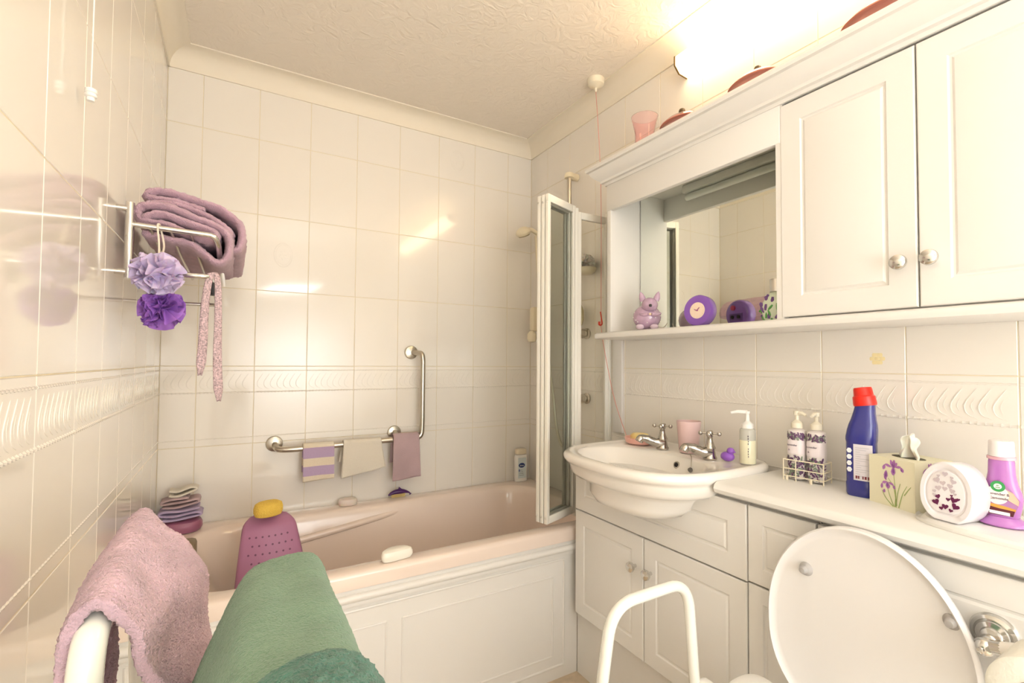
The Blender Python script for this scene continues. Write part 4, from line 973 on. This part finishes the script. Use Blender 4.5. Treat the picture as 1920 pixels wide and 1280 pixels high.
def heart(q, x, z, s_, rot, d):
    P = []
    for k in range(16):
        t = 2 * PI * k / 16; hx_ = .0625 * 16 * math.sin(t) ** 3; hz = .0625 * (13 * math.cos(t) - 5 * math.cos(2 * t) - 2 * math.cos(3 * t) - math.cos(4 * t))
        x_, z_, s2 = x * .93, z * .93, s_ * .86
        P.append(ac + ar * (x_ + s2 * (hx_ * math.cos(rot) - hz * math.sin(rot))) + au * (z_ + s2 * (hx_ * math.sin(rot) + hz * math.cos(rot))) + an * d)
    q.prism(P, an * .0004)
random.seed(3)
q = MB()
for x, z, s_, r_ in ((-.013, -.010, .006, .3), (-.016, -.022, .0075, .5), (.006, -.012, .0045, 0), (.016, -.011, .0075, -.3), (.019, -.024, .008, -.5), (.001, -.028, .0065, 0), (-.006, -.033, .0045, .3), (.011, -.034, .0045, -.3), (.024, -.008, .0035, 0), (.012, -.003, .003, 0)): heart(q, x, z, s_, r_, .0163)
q.done('dark_heart', mat('plum_gel', (.13, .01, .07), .3), af, False)
q = MB()
for x, z, s_, r_ in ((0, .040, .006, 0), (-.012, .034, .0035, .2), (.012, .034, .0035, -.2), (-.015, .024, .007, .4), (.015, .026, .006, -.3), (-.004, .020, .006, .2), (.009, .016, .006, -.2), (-.012, .008, .0065, .3), (0, .009, .0055, 0), (.013, .007, .006, -.3), (-.019, .0, .004, .4), (.018, .001, .0035, 0), (-.019, -.008, .004, 0)): heart(q, x, z, s_, r_, .0164)
q.done('pale_heart', mat('grey_lilac', (.56, .48, .52), .5), af, False)

# purple freshener bottle
pf_ = thing('freshener_refill', 'purple scented refill bottle with white cap behind the air freshener', 'bottle', (1.57, -1.965, ZW + .017))
pcx = Vector((1.528, -1.972, ZW + .010)); PD = Vector((.16, -.987, 0)).normalized(); PN = Vector((-.987, -.16, 0)).normalized()
PLU = mat('purple_liquid', (.46, .17, .50), .12, coat=.6)
rzp = math.atan2(PD.y, PD.x)
rbottle(pcx, .044, .030, [(.9, .9, 0), (1, 1, .003), (.95, .95, .010), (.7, .7, .017), (.66, .66, .019)], 'foot', PLU, pf_, 2.2, rzp)
rbottle(pcx, .036, .017, [(.70, .9, .016), (.82, 1, .022), (.92, 1, .040), (.98, 1, .058), (.92, 1, .072), (.76, .95, .088), (.66, .95, .11), (.63, .95, .135), (.60, .9, .140)], 'bottle', PLU, pf_, 2.8, rzp)
rbottle(pcx, .036, .020, [(.66, .9, .1395), (.70, .95, .1405), (.70, .95, .146), (.62, .85, .147)], 'neck_ring', mat('rose_clear', (.80, .44, .52), .15, coat=.5), pf_, 2.2, rzp)
MB().lathe([(0, 0), (.0225, 0), (.023, .003), (.022, .030), (.020, .033), (0, .0335)], pcx + Vector((0, 0, .147)), 32).done('cap', mat('white_cap_plastic', (.88, .84, .84), .3), pf_)
def pq(a, z, e=0): return pcx + PD * a + PN * (.0176 + e) + Vector((0, 0, z))
flat('sunset_label', [pq(a, z) for a, z in ((-.022, .024), (.020, .024), (.027, .046), (.031, .058), (.020, .074), (-.001, .098), (-.020, .080), (-.024, .060))], mat('dusk_print', (.42, .20, .42), .4), pf_, PN * .0003)
flat('peach_sky', [pq(a, z, .0005) for a, z in ((-.022, .062), (.010, .058), (.028, .048), (.029, .058), (.020, .073), (.006, .080), (-.020, .076))], mat('peach_print', (.84, .50, .36), .4), pf_, PN * .0003)
flat('orange_glow', [pq(a, z, .0007) for a, z in ((-.022, .036), (.022, .034), (.024, .040), (.004, .044), (-.022, .047))], mat('orange_print', (.80, .34, .06), .4), pf_, PN * .0003)
flat('dark_field', [pq(a, z, .0009) for a, z in ((-.021, .024), (.019, .024), (.022, .036), (-.004, .038), (-.022, .041))], mat('dark_maroon_print', (.10, .01, .02), .4), pf_, PN * .0003)
flat('white_strip', [pq(a, z, .0013) for a, z in ((-.020, .026), (.014, .0245), (.014, .031), (-.020, .0325))], WPL, pf_, PN * .0003)
flat('cream_oval', [pq(-.006 + .019 * math.cos(t * PI / 12), .066 + .020 * math.sin(t * PI / 12), .0009) for t in range(24)], mat('cream_label', (.86, .74, .70), .4), pf_, PN * .0003)
flat('green_oval', [pq(-.005 + .0125 * math.cos(t * PI / 12), .084 + .0115 * math.sin(t * PI / 12), .0014) for t in range(24)], mat('green_logo', (.04, .30, .08), .4), pf_, PN * .0003)
flat('white_oval', [pq(-.005 + .0068 * math.cos(t * PI / 12), .084 + .006 * math.sin(t * PI / 12), .0019) for t in range(24)], WPL, pf_, PN * .0003)
text('air', .0052, mat('green_logo', (0, 0, 0)), pf_, pq(-.005, .0848, .0026), PD, (0, 0, 1)); text('wick', .0045, mat('green_logo', (0, 0, 0)), pf_, pq(-.005, .0805, .0026), PD, (0, 0, 1))
text('Lavender &', .0078, LETTER, pf_, pq(-.004, .0655, .0016), PD, (0, 0, 1)); text('Camomile', .0078, LETTER, pf_, pq(-.004, .0565, .0016), PD, (0, 0, 1))

FR = Matrix.Translation(pcx) @ Matrix.Scale(.84, 4, (PD)) @ Matrix.Scale(.90, 4, Vector((0, 0, 1))) @ Matrix.Translation(-pcx)
for ch in pf_.children: ch.data.transform(FR)

# ------------------------------------------------------------------ toilet, its lid, flush lever, roll, safety frame
to = thing('toilet', 'white toilet with raised oval lid leaning on the cistern panel', 'toilet', (1.1, -1.815, 0))
def ov2(xc, ax, by, z, n=2.2, cy=-1.815): return [Vector((xc + ax * math.copysign(abs(math.cos(a)) ** (2 / n), math.cos(a)), cy + by * math.copysign(abs(math.sin(a)) ** (2 / n), math.sin(a)), z)) for a in [2 * PI * k / 48 for k in range(48)]]
MB().rings([ov2(1.17, .17, .10, .001), ov2(1.17, .17, .10, .05), ov2(1.16, .15, .09, .18), ov2(1.14, .19, .13, .28), ov2(1.12, .235, .175, .36), ov2(1.12, .24, .18, .395), ov2(1.12, .235, .175, .40), ov2(1.12, .18, .125, .398), ov2(1.12, .16, .11, .33), ov2(1.13, .08, .06, .22)]).done('pan', CER, to, 50)
MB().rings([ov2(1.115, .235, .182, .404), ov2(1.115, .24, .186, .412), ov2(1.115, .235, .182, .422), ov2(1.115, .17, .12, .422), ov2(1.115, .165, .115, .412), ov2(1.115, .17, .12, .404), ov2(1.115, .235, .182, .404)], cap0=False, cap1=False).done('seat', WPL, to, 50)
LM = mat('lid_plastic', (.80, .78, .77), .28, coat=.3)
def lidr(s_, d):
    r = []
    for k in range(72):
        a = 2 * PI * k / 72; y = .187 * math.cos(a); z = .225 * math.sin(a)
        if z < 0: y *= 1; z = -.20 * abs(math.sin(a)) ** .75
        zz = .648 + z * s_; r.append(Vector((1.318 + d + (.872 - zz) * -.03, -1.812 - y * s_, zz)))
    return r
lid = MB().rings([lidr(.97, .022), lidr(.995, .018), lidr(1.0, .010), lidr(.995, .001), lidr(.98, -.001), lidr(.965, .001), lidr(.955, .005), lidr(.90, .008), lidr(.6, .010), lidr(.1, .0105)]).done('lid', LM, to, 50)
for y, z in ((-1.707, .757), (-1.958, .758)):
    q = MB().lathe([(0, -.006), (.015, -.004), (.0125, .002), (.0085, .005), (.0075, .012), (.006, .0145), (0, .0155)], (1.318 + .006 + (.872 - z) * -.03, y, z), 20, mtx=Matrix.Rotation(-PI / 2, 3, 'Y')); q.done('rubber_buffer', mat('grey_buffer', (.42, .40, .39), .4), lid)
b = MB()
for y in (-1.74, -1.89): b.tube([(1.33, y, .415), (1.33, y, .455)], .012, 12)
b.tube([(1.335, -1.75, .435), (1.335, -1.88, .435)], .008, 10); b.done('hinge', CHR, to)
fl_ = thing('flush_lever', 'chrome flush rosette with white ceramic lever on the cistern panel', 'flush lever', (XF, -1.995, .742))
mx = Matrix.Rotation(-PI / 2, 3, 'Y'); rc = (XF + .0, -1.998, .742)
MB().lathe([(0, 0), (.033, 0), (.034, .003), (.031, .009), (.026, .011), (.024, .010), (.022, .016), (.015, .018), (.013, .024), (0, .025)], rc, 36, mtx=mx).done('rosette', CHR, fl_)
q = MB(); q.ball((XF - .036, -1.995, .728), .0155); q.tube([(XF - .01, -1.998, .740), (XF - .036, -1.996, .730)], .011, 14); q.lathe([(0, 0), (.005, .0), (.005, .005), (0, .006)], (XF - .052, -1.994, .727), 10, mtx=mx); q.done('hub', CHR, fl_)
MB().tube([(XF - .036, -2.002, .731), (XF - .037, -2.018, .735)], [.012, .0125], 16).done('ferrule', CHR, fl_)
MB().tube(crom([(XF - .037, -2.016, .7345), (XF - .039, -2.04, .741), (XF - .042, -2.10, .752), (XF - .044, -2.13, .755)], 4), [.012, .0125, .013, .0135, .014, .0145, .015, .0152, .015, .014, .011, .008, .004], 18).done('ceramic_lever', CER, fl_)
rh = thing('roll_holder', 'chrome spindle holder carrying the toilet roll at the lower right', 'roll holder', (XF, -2.09, .735))
MB().tube(fillet([(XF, -2.095, .58), (1.332, -2.095, .58), (1.325, -2.085, .748), (1.205, -2.085, .748)], .02), .0065, 12).done('spindle', CHR, rh)
MB().lathe([(0, 0), (.026, 0), (.024, .006), (.010, .012), (0, .012)], (XF, -2.095, .58), 28, mtx=mx).done('wall_plate', CHR, rh)
ro = thing('toilet_roll', 'white toilet roll with maroon core end on the chrome holder', 'toilet roll', (1.25, -2.06, .69))
RX0 = 1.215; pr2 = [(.0245, 0), (.052, 0), (.056, .003), (.056, .097), (.052, .1), (.0245, .1), (.0245, 0)]
q = MB(); q.rings([[Vector((RX0 + z, -2.085 + r * math.cos(2 * PI * k / 40), .733 + r * math.sin(2 * PI * k / 40))) for k in range(40)] for r, z in pr2], cap0=False, cap1=False); q.done('paper', mat('soft_paper', (.86, .84, .76), .85, bump=.35, bscale=140), ro)
q = MB(); q.rings([[Vector((RX0 + z, -2.085 + r * math.cos(2 * PI * k / 32), .733 + r * math.sin(2 * PI * k / 32))) for k in range(32)] for r, z in ((.0245, -.001), (.021, -.001), (.021, .101), (.0245, .101))], cap0=False, cap1=False); q.done('core', mat('maroon_card', (.28, .03, .06), .6), ro)
tf = thing('safety_rail', 'white tubular toilet safety frame standing beside the vanity', 'safety frame', (1.05, -1.53, 0))
P = fillet([(.86, -1.475, .0), (.925, -1.530, .700), (1.165, -1.520, .694), (1.205, -1.545, 0)], .065, 10)
MB().tube(P, .0125, 16).done('arm_tube', TUB, tf)
P = fillet([(.80, -2.14, .0), (.90, -2.09, .700), (1.13, -2.09, .694), (1.18, -2.08, 0)], .065, 10)
MB().tube(P, .0125, 16).done('arm_tube', TUB, tf)
MB().tube([(1.185, -1.545, .30), (1.165, -2.08, .30)], .010, 12).done('rear_brace', TUB, tf)
MB().box(1.175, 1.21, -1.565, -1.53, .448, .470, .008).done('clamp_block', WPL, tf)
b = pad_shape((1.245, -1.628, .462), .062, .042, .026).done('side_plate', WPL, tf)
MB().tube([(1.235, -1.638, .478), (1.195, -1.545, .455)], .008, 10).done('plate_bracket', TUB, tf)
for x, y in ((.86, -1.475), (1.205, -1.545), (.80, -2.14), (1.18, -2.08)): MB().lathe([(0, 0), (.017, 0), (.018, .01), (.0145, .03), (0, .03)], (x, y, 0), 14).done('rubber_foot', BLK, tf)
tag(MB().lathe([(0, 0), (.03, .002), (.034, .02), (.03, .05), (.02, .06), (0, .06)], (1.24, -1.02, .0), 20).done('small_pot', mat('mauve_pot', (.40, .20, .34), .4)), 'small mauve pot on the floor below the vanity doors', 'pot')
